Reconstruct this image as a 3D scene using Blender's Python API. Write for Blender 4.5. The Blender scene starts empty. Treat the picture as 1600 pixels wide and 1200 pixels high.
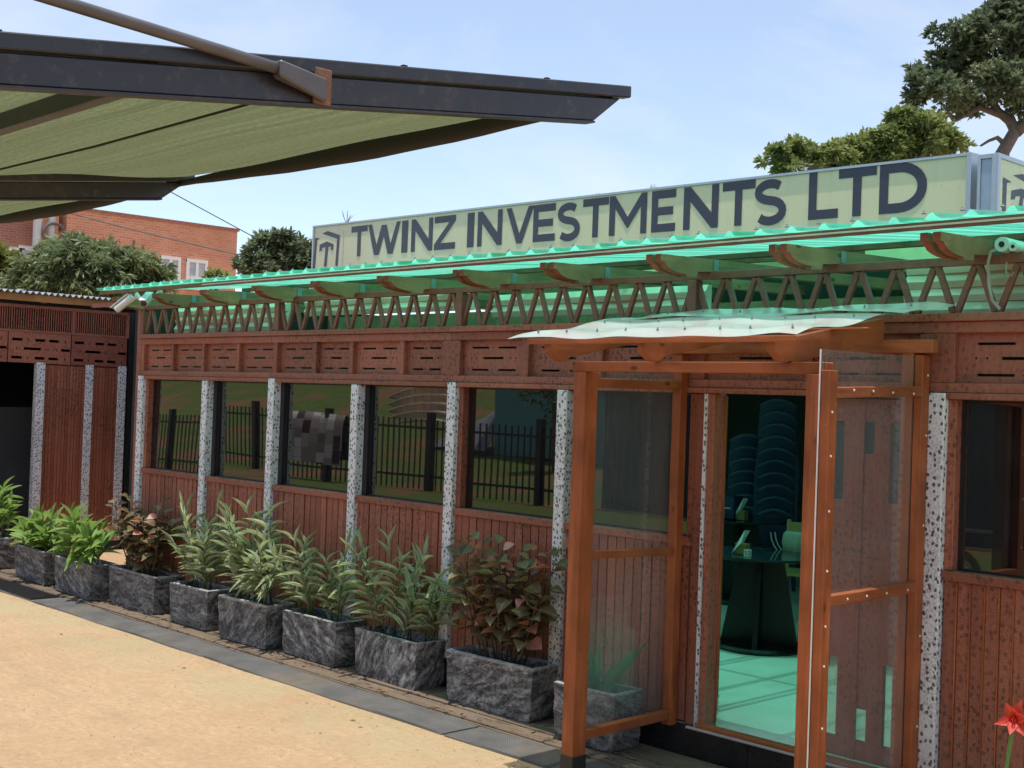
import bpy, math, random
from mathutils import Vector, Matrix
random.seed(11)
sc = bpy.context.scene
col = sc.collection
PI = math.pi
V3 = Vector

# ------------------------------------------------------------------ camera
CF, CYAW, CPIT, CROL, CH = 2000.0, 0.76698, 0.01314, 0.03542, 2.05
_F = V3((-math.cos(CYAW)*math.cos(CPIT), math.sin(CYAW)*math.cos(CPIT), math.sin(CPIT)))
_R0 = V3((math.sin(CYAW), math.cos(CYAW), 0)); _U0 = _R0.cross(_F)
_R = _R0*math.cos(CROL) + _U0*math.sin(CROL); _U = -_R0*math.sin(CROL) + _U0*math.cos(CROL)
CAM = V3((0, 0, CH))
cd = bpy.data.cameras.new('camera'); cam = bpy.data.objects.new('camera', cd); col.objects.link(cam)
cd.sensor_width = 36.0; cd.lens = 36.0*CF/1600.0; cd.clip_start = 0.05; cd.clip_end = 3000
cam.matrix_world = Matrix(((_R.x, _U.x, -_F.x, CAM.x), (_R.y, _U.y, -_F.y, CAM.y), (_R.z, _U.z, -_F.z, CAM.z), (0, 0, 0, 1)))
sc.camera = cam

# ------------------------------------------------------------------ light
SUN_EL, SUN_AZ = math.radians(84.5), math.radians(148.0)      # azimuth measured from +Y towards +X
sd = V3((math.sin(SUN_AZ)*math.cos(SUN_EL), math.cos(SUN_AZ)*math.cos(SUN_EL), math.sin(SUN_EL)))
ld = bpy.data.lights.new('sun', 'SUN'); ld.energy = 3.1; ld.angle = math.radians(0.6); ld.color = (1.0, 0.95, 0.87)
sun = bpy.data.objects.new('sun', ld); col.objects.link(sun)
sun.rotation_euler = sd.to_track_quat('Z', 'Y').to_euler(); sun.location = (0, 0, 30)
w = bpy.data.worlds.new('World'); sc.world = w; w.use_nodes = True
wn = w.node_tree.nodes; wl = w.node_tree.links
bg = wn['Background']; bg.inputs['Strength'].default_value = 0.14
sky = wn.new('ShaderNodeTexSky'); sky.sky_type = 'NISHITA'; sky.sun_disc = False
sky.sun_elevation = SUN_EL; sky.sun_rotation = SUN_AZ
sky.air_density = 1.0; sky.dust_density = 0.7; sky.ozone_density = 1.0; sky.altitude = 1100
tc = wn.new('ShaderNodeTexCoord'); mp = wn.new('ShaderNodeMapping'); mp.inputs['Scale'].default_value = (1.6, 1.0, 4.2)
mp.inputs['Rotation'].default_value = (0.25, 0.35, 0.3)
nz = wn.new('ShaderNodeTexNoise'); nz.inputs['Scale'].default_value = 1.7; nz.inputs['Detail'].default_value = 7; nz.inputs['Roughness'].default_value = 0.58
nz.inputs['Distortion'].default_value = 0.5
rmp = wn.new('ShaderNodeValToRGB'); rmp.color_ramp.elements[0].position = 0.47; rmp.color_ramp.elements[0].color = (0.22, 0.22, 0.22, 1)
rmp.color_ramp.elements[1].position = 0.76; rmp.color_ramp.elements[1].color = (0.75, 0.75, 0.75, 1)
mx = wn.new('ShaderNodeMix'); mx.data_type = 'RGBA'; mx.inputs['B'].default_value = (4.6, 4.7, 4.75, 1)
wl.new(tc.outputs['Generated'], mp.inputs['Vector']); wl.new(mp.outputs[0], nz.inputs['Vector']); wl.new(nz.outputs['Fac'], rmp.inputs['Fac'])
wl.new(rmp.outputs['Color'], mx.inputs['Factor']); wl.new(sky.outputs[0], mx.inputs['A']); wl.new(mx.outputs['Result'], bg.inputs['Color'])
vs = sc.view_settings; vs.view_transform = 'Standard'; vs.look = 'None'; vs.exposure = 0.62; vs.gamma = 1.0; vs.use_curve_mapping = False
sc.render.engine = 'CYCLES'; cy = sc.cycles
cy.use_denoising = True; cy.max_bounces = 10; cy.diffuse_bounces = 4; cy.glossy_bounces = 4; cy.transmission_bounces = 6; cy.transparent_max_bounces = 14
cy.caustics_reflective = False; cy.caustics_refractive = False; cy.sample_clamp_indirect = 6.0

# ------------------------------------------------------------------ measuring helpers (photo point -> place)
def ray(x, y): return _F + _R*((x-800)/CF) - _U*((y-600)/CF)
def onY(x, y, Y): d = ray(x, y); return CAM + d*(Y/d.y)
def onX(x, y, X): d = ray(x, y); return CAM + d*(X/d.x)
def onZ(x, y, Z=0.0): d = ray(x, y); return CAM + d*((Z-CH)/d.z)
def at(x, y, depth): return CAM + ray(x, y)*depth

# ------------------------------------------------------------------ mesh helpers
class MB:
    def __init__(s): s.v = []; s.f = []
    def add(s, vs, fs):
        n = len(s.v); s.v += [tuple(p) for p in vs]; s.f += [tuple(i+n for i in q) for q in fs]; return s
    def box(s, x0, x1, y0, y1, z0, z1):
        return s.add([(x0,y0,z0),(x1,y0,z0),(x1,y1,z0),(x0,y1,z0),(x0,y0,z1),(x1,y0,z1),(x1,y1,z1),(x0,y1,z1)],
                     [(0,3,2,1),(4,5,6,7),(0,1,5,4),(1,2,6,5),(2,3,7,6),(3,0,4,7)])
    def obox(s, c, ax, ay, az):       # oriented box, half-axis vectors
        c, ax, ay, az = V3(c), V3(ax), V3(ay), V3(az)
        p = [c+ax*i+ay*j+az*k for k in (-1,1) for i,j in ((-1,-1),(1,-1),(1,1),(-1,1))]
        return s.add(p, [(0,3,2,1),(4,5,6,7),(0,1,5,4),(1,2,6,5),(2,3,7,6),(3,0,4,7)])
    def bar(s, a, b, w, h, up=(0,0,1)):
        a, b = V3(a), V3(b); d = (b-a); L = d.length; d = d/L; u = V3(up)
        if abs(d.dot(u)) > .98: u = V3((0,1,0))
        x = d.cross(u).normalized(); z = x.cross(d).normalized()
        return s.obox((a+b)/2, d*(L/2), x*(w/2), z*(h/2))
    def prism(s, poly, fn, t0, t1):   # poly: 2-D outline, fn(u,v,t) -> point
        n = len(poly); vs = [fn(u,v,t0) for u,v in poly] + [fn(u,v,t1) for u,v in poly]
        fs = [tuple(range(n-1,-1,-1)), tuple(range(n,2*n))] + [(i,(i+1)%n,n+(i+1)%n,n+i) for i in range(n)]
        return s.add(vs, fs)
    def tube(s, pts, r, n=8, cap=True):
        pts = [V3(p) for p in pts]; m = len(pts)
        rs = r if isinstance(r, (list, tuple)) else [r]*m
        prev = None; vs = []
        for i, p in enumerate(pts):
            d = (pts[min(i+1,m-1)]-pts[max(i-1,0)]).normalized()
            if prev is None:
                u = V3((0,0,1)) if abs(d.z) < .9 else V3((1,0,0)); x = d.cross(u).normalized()
            else: x = (prev - d*prev.dot(d)).normalized()
            prev = x; y = d.cross(x)
            vs += [p + (x*math.cos(2*PI*k/n)+y*math.sin(2*PI*k/n))*rs[i] for k in range(n)]
        fs = [(i*n+k, i*n+(k+1)%n, (i+1)*n+(k+1)%n, (i+1)*n+k) for i in range(m-1) for k in range(n)]
        if cap: fs += [tuple(range(n-1,-1,-1)), tuple((m-1)*n+k for k in range(n))]
        return s.add(vs, fs)
    def lathe(s, prof, c, n=20):      # prof: (radius, z)
        vs = []; m = len(prof)
        for r, z in prof: vs += [(c[0]+r*math.cos(2*PI*k/n), c[1]+r*math.sin(2*PI*k/n), c[2]+z) for k in range(n)]
        fs = [(i*n+k, i*n+(k+1)%n, (i+1)*n+(k+1)%n, (i+1)*n+k) for i in range(m-1) for k in range(n)]
        fs += [tuple(range(n-1,-1,-1)), tuple((m-1)*n+k for k in range(n))]
        return s.add(vs, fs)
    def mesh(s, name, m=None, center=None, smooth=False):
        me = bpy.data.meshes.new(name)
        c = V3(center) if center is not None else V3((0,0,0))
        me.from_pydata([(p[0]-c.x, p[1]-c.y, p[2]-c.z) for p in s.v], [], s.f); me.update()
        if m: me.materials.append(m)
        if smooth: me.polygons.foreach_set('use_smooth', [True]*len(me.polygons))
        return me
    def center(s):
        xs, ys, zs = zip(*s.v); return V3(((min(xs)+max(xs))/2, (min(ys)+max(ys))/2, min(zs)))

WLOC = {}
def wloc(o): return WLOC.get(o.name, V3((0,0,0))) if o else V3((0,0,0))
def tag(o, label=None, cat=None, group=None, kind=None):
    if label: o['label'] = label
    if cat: o['category'] = cat
    if group: o['group'] = group
    if kind: o['kind'] = kind
    return o
def thing(name, label, cat, loc=(0,0,0), group=None):
    o = bpy.data.objects.new(name, None); col.objects.link(o); o.location = loc; o.empty_display_size = .1
    WLOC[o.name] = V3(loc); return tag(o, label, cat, group)
def part(name, mb, m, parent=None, bevel=0, smooth=False, kind=None, seg=1):
    c = mb.center(); o = bpy.data.objects.new(name, mb.mesh(name, m, c, smooth)); col.objects.link(o)
    o.location = c - wloc(parent); o.parent = parent; WLOC[o.name] = c
    if bevel:
        b = o.modifiers.new('bevel', 'BEVEL'); b.width = bevel; b.segments = seg; b.limit_method = 'ANGLE'
    if kind: o['kind'] = kind
    return o
def inst(name, me, parent, M):        # one piece sharing mesh data; M in world space
    o = bpy.data.objects.new(name, me); col.objects.link(o); o.parent = parent
    WLOC[o.name] = M.to_translation()
    o.matrix_basis = Matrix.Translation(-wloc(parent)) @ M
    return o
def T(x, y, z): return Matrix.Translation((x, y, z))

# ------------------------------------------------------------------ material helpers
class G:
    def schlick(s, f0, k=1.):
        f = s.node('LayerWeight', {'Blend': .5}).outputs['Facing']
        return s.math('MULTIPLY_ADD', s.math('POWER', f, 5.), (1-f0)*k, f0*k)
    def __init__(s, name):
        s.m = bpy.data.materials.new(name); s.m.use_nodes = True; s.t = s.m.node_tree; s.n = s.t.nodes; s.l = s.t.links
        s.b = s.n['Principled BSDF']; s.out = s.n['Material Output']
    def node(s, typ, ins=None, **at_):
        nd = s.n.new('ShaderNode'+typ)
        for k, v in at_.items(): setattr(nd, k, v)
        for k, v in (ins or {}).items(): s.set(nd.inputs[k], v)
        return nd
    def set(s, sock, v):
        if isinstance(v, bpy.types.NodeSocket): s.l.new(v, sock)
        elif isinstance(v, bpy.types.Node): s.l.new(v.outputs[0], sock)
        elif isinstance(v, (tuple, list)) and len(v) == 3 and sock.type == 'RGBA': sock.default_value = (*v, 1)
        else: sock.default_value = v
    def pos(s): return s.node('NewGeometry').outputs['Position']
    def obj(s): return s.node('TexCoord').outputs['Object']
    def rnd(s): return s.node('ObjectInfo').outputs['Random']
    def sep(s, v):
        n = s.node('SeparateXYZ', {0: v}); return n.outputs[0], n.outputs[1], n.outputs[2]
    def comb(s, x=0., y=0., z=0.): return s.node('CombineXYZ', {0: x, 1: y, 2: z}).outputs[0]
    def math(s, op, a, b=None, c=None):
        ins = {0: a}
        if b is not None: ins[1] = b
        if c is not None: ins[2] = c
        return s.node('Math', ins, operation=op).outputs[0]
    def scale(s, v, sx, sy, sz): return s.node('VectorMath', {0: v, 1: (sx, sy, sz)}, operation='MULTIPLY').outputs[0]
    def addv(s, a, b): return s.node('VectorMath', {0: a, 1: b}, operation='ADD').outputs[0]
    def noise(s, v, scale, detail=4, rough=.55, dist=0., out='Fac'):
        return s.node('TexNoise', {'Vector': v, 'Scale': scale, 'Detail': detail, 'Roughness': rough, 'Distortion': dist}).outputs[out]
    def ramp(s, fac, stops):
        nd = s.node('ValToRGB', {0: fac}); e = nd.color_ramp.elements
        while len(e) < len(stops): e.new(.5)
        for i, (p, c) in enumerate(stops):
            e[i].position = p; e[i].color = (*(c if isinstance(c, (tuple, list)) else (c, c, c)), 1)
        return nd.outputs[0]
    def mix(s, f, a, b, bt='MIX'):
        nd = s.node('Mix', data_type='RGBA', blend_type=bt); s.set(nd.inputs[0], f); s.set(nd.inputs[6], a); s.set(nd.inputs[7], b); return nd.outputs[2]
    def bump(s, h, strength=.3, dist=.01): return s.node('Bump', {'Height': h, 'Strength': strength, 'Distance': dist}).outputs[0]
    def p(s, color=None, rough=None, metal=None, normal=None, spec=None, ior=None, **kw):
        for k, v in (('Base Color', color), ('Roughness', rough), ('Metallic', metal), ('Normal', normal), ('Specular IOR Level', spec), ('IOR', ior)):
            if v is not None: s.set(s.b.inputs[k], v)
        for k, v in kw.items(): s.set(s.b.inputs[k.replace('_', ' ')], v)
        return s.m

def plain(name, color, rough=.6, metal=0., var=.18, scale=14., bump=.0):
    g = G(name); v = g.pos(); n = g.noise(v, scale, 5)
    c = g.mix(g.math('MULTIPLY', n, 1.), tuple(k*(1-var*1.4) for k in color), tuple(min(1, k*(1+var*1.4)) for k in color))
    r = g.math('MULTIPLY_ADD', n, .25, rough-.12)
    return g.p(c, r, metal, g.bump(g.noise(v, scale*6, 3), bump, .004) if bump else None)

def spots(g, sc1=15., size=.28, warp=.25, drop=.35):
    x, y, z = g.sep(g.pos()); u = g.math('ADD', x, y)
    v = g.comb(u, g.math('MULTIPLY', z, .8), 0.)
    wv = g.scale(g.noise(v, sc1*1.6, 2, out='Color'), warp/sc1, warp/sc1, 0.)
    v = g.addv(v, wv)
    vo = g.node('TexVoronoi', {'Vector': v, 'Scale': sc1, 'Randomness': .85}, voronoi_dimensions='2D')
    d = g.math('ADD', vo.outputs['Distance'], g.math('MULTIPLY_ADD', g.noise(v, sc1*5., 2), .16, -.08))
    keep = g.ramp(g.sep(vo.outputs['Color'])[0], [(drop, 0.), (drop+.03, 1.)])
    return g.math('MULTIPLY', g.ramp(d, [(size, 1.), (size+.06, 0.)]), keep), v

# facade boards: brown stain with stencilled darker spots, grain, faint dirt
def mk_facade():
    g = G('brown_stained_board'); P = g.pos(); r = g.rnd()
    off = g.addv(P, g.scale(g.comb(r, r, r), 7., 7., 7.))
    grain = g.ramp(g.noise(g.scale(off, 70., 70., 2.4), 1., 6, .7), [(.25, 0.), (.75, 1.)])
    blot = g.noise(P, 2.3, 4)
    c = g.mix(grain, (.27, .082, .050), (.51, .168, .100))
    c = g.mix(g.ramp(blot, [(.40, 0.), (.75, .45)]), c, (.46, .205, .125))
    c = g.mix(g.math('MULTIPLY', g.math('FRACT', g.math('MULTIPLY', r, 5.7)), .6), c, (.20, .058, .034))
    s, v = spots(g, 27., .22, .55, .2)
    fine = g.noise(v, 70., 2, .5)
    scr = g.ramp(g.math('ABSOLUTE', g.math('SUBTRACT', fine, .5)), [(.03, 1.), (.06, 0.)])
    patch = g.ramp(g.noise(v, 1.7, 3), [(.40, .3), (.62, 1.)])
    c = g.mix(g.math('MULTIPLY', s, g.math('MULTIPLY', patch, .82)), c, (.085, .034, .024))
    c = g.mix(g.math('MULTIPLY', scr, g.math('MULTIPLY', patch, .62)), c, (.12, .045, .03))
    x, y, z = g.sep(P)
    dust = g.math('MULTIPLY', g.ramp(z, [(.05, .55), (.6, 0.)]), g.noise(P, 9., 4))
    c = g.mix(dust, c, (.36, .25, .17))
    return g.p(c, g.math('MULTIPLY_ADD', grain, .3, .38), 0., g.bump(grain, .25, .004), .4)
def mk_post():
    g = G('white_spotted_post'); P = g.pos()
    s, v = spots(g, 33., .22, .5, .25); s2, _ = spots(g, 45., .2, .3)
    fine = g.noise(v, 55., 2, .5, .6)
    scr = g.ramp(g.math('ABSOLUTE', g.math('SUBTRACT', fine, .5)), [(.03, 1.), (.055, 0.)])
    dens = g.ramp(g.noise(P, 3.2, 3), [(.36, .3), (.58, 1.)])
    base = g.mix(g.noise(P, 8., 4), (.70, .71, .75), (.88, .88, .90))
    c = g.mix(g.math('MULTIPLY', scr, g.math('MULTIPLY', dens, .42)), base, (.06, .06, .065))
    c = g.mix(g.math('MULTIPLY', s2, g.math('MULTIPLY', dens, .5)), c, (.1, .1, .105))
    c = g.mix(g.math('MULTIPLY', s, .92), c, (.055, .056, .06))
    x, y, z = g.sep(P)
    dust = g.math('MULTIPLY', g.ramp(z, [(.1, .6), (.7, 0.)]), g.noise(P, 12., 4))
    c = g.mix(dust, c, (.38, .27, .19))
    return g.p(c, .48, 0., g.bump(fine, .08, .003))
def wood(name, c0, c1, axis, rough=.36, knots=True, coat=.0):
    g = G(name); P = g.pos(); r = g.rnd()
    sc_ = {'x': (2., 40., 40.), 'y': (40., 2., 40.), 'z': (40., 40., 2.)}[axis]
    off = g.addv(P, g.scale(g.comb(r, r, r), 9., 9., 9.))
    grain = g.noise(g.scale(off, *sc_), 1., 6, .62, .4)
    big = g.noise(off, 3.5, 4)
    c = g.mix(grain, c0, c1)
    c = g.mix(g.ramp(big, [(.3, .65), (.6, 0.)]), c, tuple(k*.5 for k in c0))
    streak = g.noise(g.scale(off, *[k*.22 if k > 10 else k*.5 for k in sc_]), 1., 5, .7, .3)
    c = g.mix(g.ramp(streak, [(.52, 0.), (.72, .6)]), c, tuple(min(1, k*1.25+.03) for k in c1))
    wear = g.math('MULTIPLY', g.ramp(g.noise(P, 40., 4, .75), [(.58, 0.), (.72, .5)]), g.ramp(g.noise(P, 2.2, 3), [(.45, 0.), (.65, 1.)]))
    c = g.mix(wear, c, (.34, .22, .14))
    if knots:
        d = g.node('TexVoronoi', {'Vector': g.scale(off, *[k*.16 if k > 10 else k*1.6 for k in sc_]), 'Scale': 1.}).outputs['Distance']
        c = g.mix(g.ramp(d, [(.05, .8), (.11, 0.)]), c, (.05, .02, .012))
    return g.p(c, g.math('MULTIPLY_ADD', grain, .35, rough+.05), 0., g.bump(g.math('ADD', grain, wear), .3, .004), .4, Coat_Weight=coat, Coat_Roughness=.25)
def mk_sheet(name, trans, diff, dirt, ft=.5, dfu=.14):
    g = G(name); P = g.pos()
    tr = g.node('BsdfTransparent', {0: (*trans, 1)}); tl = g.node('BsdfTranslucent', {0: (*diff, 1)}); df = g.node('BsdfDiffuse', {0: (*diff, 1)})
    gl = g.node('BsdfGlossy', {0: (1, 1, 1, 1), 'Roughness': .22})
    m1 = g.node('MixShader', {0: dfu, 1: tl.outputs[0], 2: df.outputs[0]})
    m2 = g.node('MixShader', {0: ft, 1: m1.outputs[0], 2: tr.outputs[0]})
    dd = g.node('BsdfDiffuse', {0: (.25, .20, .13, 1)})
    n = g.math('MULTIPLY', g.ramp(g.noise(g.scale(P, 1.6, 1., 1.), 6., 6, .65), [(.52, 0.), (.78, 1.)]), dirt)
    m3 = g.node('MixShader', {0: n, 1: m2.outputs[0], 2: dd.outputs[0]})
    m4 = g.node('MixShader', {0: g.schlick(.04, .7), 1: m3.outputs[0], 2: gl.outputs[0]})
    g.l.new(m4.outputs[0], g.out.inputs['Surface']); return g.m
def mk_acrylic():
    g = G('dusty_acrylic'); P = g.pos()
    tr = g.node('BsdfTransparent', {0: (.955, .965, .96, 1)}); df = g.node('BsdfDiffuse', {0: (.44, .51, .53, 1)})
    x, y, z = g.sep(P)
    n = g.noise(P, 3., 5, .6); fine = g.noise(P, 90., 2)
    scratch = g.ramp(g.math('ABSOLUTE', g.math('SUBTRACT', g.noise(g.scale(P, 3., 3., 1.), 3., 2, .4, 1.5), .5)), [(.002, .3), (.006, 0.)])
    dots = g.ramp(g.node('TexVoronoi', {'Vector': P, 'Scale': 26.}).outputs['Distance'], [(.035, .55), (.06, 0.)])
    f = g.math('ADD', g.math('MULTIPLY_ADD', n, .11, .022), g.math('MULTIPLY', g.math('ADD', scratch, dots), .5))
    m1 = g.node('MixShader', {0: f, 1: tr.outputs[0], 2: df.outputs[0]})
    gl = g.node('BsdfGlossy', {0: (1, 1, 1, 1), 'Roughness': .04})
    m2 = g.node('MixShader', {0: g.schlick(.035), 1: m1.outputs[0], 2: gl.outputs[0]})
    g.l.new(m2.outputs[0], g.out.inputs['Surface']); return g.m
def mk_glass():
    g = G('dark_mirror_glass'); P = g.pos()
    gl = g.node('BsdfGlossy', {0: (.93, .95, .90, 1), 'Roughness': .012})
    df = g.node('BsdfDiffuse', {0: (.006, .006, .008, 1)})
    dust = g.math('MULTIPLY', g.ramp(g.noise(P, 5., 6, .7), [(.5, 0.), (.8, 1.)]), .03)
    dd = g.node('BsdfDiffuse', {0: (.4, .36, .3, 1)})
    m1 = g.node('MixShader', {0: g.schlick(.17), 1: df.outputs[0], 2: gl.outputs[0]})
    m2 = g.node('MixShader', {0: dust, 1: m1.outputs[0], 2: dd.outputs[0]})
    g.l.new(m2.outputs[0], g.out.inputs['Surface']); return g.m
def mk_planter():
    g = G('brushed_black_concrete'); P = g.pos(); r = g.rnd()
    o = g.addv(P, g.scale(g.comb(r, r, r), 13., 17., 9.))
    x, y, z = g.sep(o); ang = g.math('MULTIPLY_ADD', g.math('FRACT', g.math('MULTIPLY', r, 11.9)), 1.9, -.7); ca, sa = g.math('COSINE', ang), g.math('SINE', ang)
    wz = g.math('MULTIPLY', g.noise(o, 2.6, 2), .13)
    xy = g.math('MULTIPLY_ADD', y, .8, x)
    u = g.math('ADD', g.math('MULTIPLY', xy, ca), g.math('MULTIPLY', z, sa)); v = g.math('ADD', g.math('SUBTRACT', g.math('MULTIPLY', z, ca), g.math('MULTIPLY', xy, sa)), wz)
    st = g.noise(g.comb(g.math('MULTIPLY', u, 4.5), g.math('MULTIPLY', v, 17.), 0.), 1., 8, .74, .7)
    sp = g.noise(o, 34., 5, .7)
    vein = g.ramp(g.math('ABSOLUTE', g.math('SUBTRACT', g.noise(o, 9., 6, .72, 1.2), .5)), [(.01, 1.), (.05, 0.)])
    br = g.ramp(st, [(.47, 0.), (.58, 1.)])
    amt = g.math('MULTIPLY_ADD', g.math('FRACT', g.math('MULTIPLY', r, 7.3)), .6, .40)
    f = g.math('MULTIPLY', g.math('MULTIPLY', br, amt), g.ramp(sp, [(.36, .1), (.58, 1.)]))
    c = g.mix(g.noise(o, 6., 3), (.022, .021, .023), (.062, .060, .062))
    c = g.mix(f, c, (.56, .555, .55)); c = g.mix(g.math('MULTIPLY', vein, .30), c, (.42, .42, .42))
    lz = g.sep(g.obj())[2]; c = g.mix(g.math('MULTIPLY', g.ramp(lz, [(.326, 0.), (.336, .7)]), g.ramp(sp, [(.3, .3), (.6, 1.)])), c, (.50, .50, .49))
    return g.p(c, .62, 0., g.bump(g.math('ADD', sp, st), .35, .008))
def mk_ground():
    g = G('tan_murram_screed'); P = g.pos()
    a = g.noise(P, .55, 5, .6); b = g.noise(P, 3.2, 6, .65); e = g.noise(P, 70., 6, .8)
    x, y, z = g.sep(P)
    f2 = g.noise(P, 22., 5, .75)
    streak = g.noise(g.scale(P, 1., 2.6, 1.), 6.5, 8, .78, .35)
    c = g.mix(a, (.43, .272, .150), (.52, .355, .215))
    c = g.mix(g.ramp(streak, [(.50, 0.), (.72, .55)]), c, (.58, .44, .29))
    c = g.mix(g.ramp(b, [(.3, .5), (.55, 0.)]), c, (.36, .245, .14))
    c = g.mix(g.ramp(e, [(.28, .65), (.45, 0.)]), c, (.25, .165, .095))
    c = g.mix(g.ramp(e, [(.60, 0.), (.75, .5)]), c, (.64, .52, .37))
    c = g.mix(g.ramp(f2, [(.35, .45), (.55, 0.)]), c, (.30, .20, .115)); c = g.mix(g.ramp(f2, [(.58, 0.), (.75, .45)]), c, (.62, .48, .32))
    tr = g.math('ABSOLUTE', g.math('SINE', g.math('ADD', g.math('MULTIPLY', y, 2.1), g.math('MULTIPLY', g.noise(P, .25, 2), 3.))))
    c = g.mix(g.math('MULTIPLY', g.ramp(tr, [(.0, .85), (.28, 0.)]), g.ramp(g.noise(g.scale(P, .6, 2., 1.), 3., 5, .7), [(.42, 0.), (.62, .8)])), c, (.36, .25, .15))
    c = g.mix(g.ramp(g.noise(P, .9, 6, .7, .4), [(.52, 0.), (.68, .45)]), c, (.36, .235, .13))
    pit = g.ramp(g.node('TexVoronoi', {'Vector': g.addv(P, g.scale(g.noise(P, 5., 2, .5, 0., 'Color'), .2, .2, 0.)), 'Scale': 9.}).outputs['Distance'], [(.03, .7), (.07, 0.)])
    c = g.mix(g.math('MULTIPLY', pit, .6), c, (.25, .16, .09))
    # greenish band just in front of the mats, broken into patches
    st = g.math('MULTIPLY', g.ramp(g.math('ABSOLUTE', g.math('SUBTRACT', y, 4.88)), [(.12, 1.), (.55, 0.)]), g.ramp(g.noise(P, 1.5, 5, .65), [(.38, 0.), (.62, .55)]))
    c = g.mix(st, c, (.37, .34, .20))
    h = g.math('ADD', g.math('MULTIPLY', streak, 1.2), g.math('MULTIPLY', e, .35))
    return g.p(c, .85, 0., g.bump(h, .5, .012), .2)
def mk_strip():
    g = G('stained_concrete'); P = g.pos()
    b = g.noise(g.scale(P, 1., 3., 1.), 2.5, 6, .65); e = g.noise(P, 60., 4, .7)
    c = g.mix(b, (.10, .075, .056), (.25, .185, .13))
    c = g.mix(g.ramp(e, [(.3, .5), (.5, 0.)]), c, (.14, .10, .07))
    crk = g.ramp(g.math('ABSOLUTE', g.math('SUBTRACT', g.noise(g.scale(P, .7, 3., 1.), 2., 5, .6, .3), .5)), [(.004, .9), (.012, 0.)])
    c = g.mix(crk, c, (.05, .035, .025))
    return g.p(c, .85, 0., g.bump(g.math('ADD', e, b), .5, .01), .2)
def mk_mat():
    g = G('rubber_checker_mat'); P = g.pos(); x, y, z = g.sep(P)
    s1 = g.math('SINE', g.math('MULTIPLY', g.math('ADD', x, y), 190.)); s2 = g.math('SINE', g.math('MULTIPLY', g.math('SUBTRACT', x, y), 190.))
    h = g.ramp(g.math('MULTIPLY', s1, s2), [(.35, 0.), (.7, 1.)])
    n = g.noise(P, 4., 6, .65)
    c = g.mix(n, (.055, .053, .052), (.13, .125, .12))
    c = g.mix(g.math('MULTIPLY', h, g.ramp(n, [(.4, .35), (.65, .95)])), c, (.30, .28, .26))
    c = g.mix(g.ramp(g.noise(P, 1.1, 5, .6), [(.5, 0.), (.75, .5)]), c, (.26, .19, .12))
    return g.p(c, .8, 0., g.bump(h, .5, .004), .2)
def leafmat(name, c0, c1, stripe=None, trans=.35, pink=None, dryf=True, rough=.38):
    g = G(name); O = g.obj(); r = g.rnd(); x, y, z = g.sep(O)
    c = g.mix(r, c0, c1)
    dry = g.ramp(g.math('FRACT', g.math('MULTIPLY', r, 41.7)), [(.93, 0.), (.95, .8)])
    tipn = g.math('MULTIPLY', g.ramp(x, [(.78, 0.), (1., .7)]), g.ramp(g.math('FRACT', g.math('MULTIPLY', r, 23.1)), [(.5, 0.), (.6, 1.)]))
    c = g.mix(g.math('MAXIMUM', dry, tipn), c, (.26, .19, .075)) if dryf else c
    c = g.mix(g.ramp(g.math('ABSOLUTE', y), [(.02, .5), (.07, 0.)]), c, tuple(min(1, k*1.8+.02) for k in c1))
    if stripe:
        n = g.noise(g.addv(g.scale(O, .9, 9., 0.), g.scale(g.comb(r, r, r), 31., 17., 0.)), 1.6, 3, .5)
        edge = g.ramp(g.math('ABSOLUTE', y), [(.3, 0.), (.42, 1.)])
        f = g.math('MAXIMUM', g.ramp(n, [(.47, 0.), (.55, 1.)]), g.math('MULTIPLY', edge, .9))
        c = g.mix(g.math('MULTIPLY', f, .85), c, stripe)
    if pink:
        k = g.math('FRACT', g.math('MULTIPLY', r, 17.31))
        c = g.mix(g.ramp(k, [(.78, 0.), (.84, .8)]), c, pink[0]); c = g.mix(g.ramp(k, [(.92, 0.), (.94, .9)]), c, pink[1])
        n = g.noise(g.addv(O, g.scale(g.comb(r, r, r), 9., 9., 9.)), 4., 3)
        c = g.mix(g.ramp(n, [(.5, 0.), (.7, .5)]), c, pink[2])
    g.p(c, rough, 0., g.bump(g.noise(O, 14., 2), .2, .05), .45)
    tl = g.node('BsdfTranslucent'); g.set(tl.inputs[0], g.mix(.5, c, tuple(min(1, k*1.4) for k in c1)))
    m = g.node('MixShader', {0: trans, 1: g.b.outputs[0], 2: tl.outputs[0]}); g.l.new(m.outputs[0], g.out.inputs['Surface'])
    return g.m
def crownmat(name, c0, c1, c2, trans=.42):
    g = G(name); P = g.pos()
    a = g.noise(P, 1.3, 3); b = g.node('TexWhiteNoise', {'Vector': g.node('VectorMath', {0: g.scale(P, 9., 9., 9.)}, operation='FLOOR').outputs[0]}, noise_dimensions='3D').outputs[0]
    c = g.mix(b, c0, c1); c = g.mix(g.ramp(a, [(.42, 0.), (.68, .8)]), c, c2)
    g.p(c, .42, 0., None, .45)
    tl = g.node('BsdfTranslucent'); g.set(tl.inputs[0], c)
    m = g.node('MixShader', {0: trans, 1: g.b.outputs[0], 2: tl.outputs[0]}); g.l.new(m.outputs[0], g.out.inputs['Surface'])
    return g.m
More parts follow.
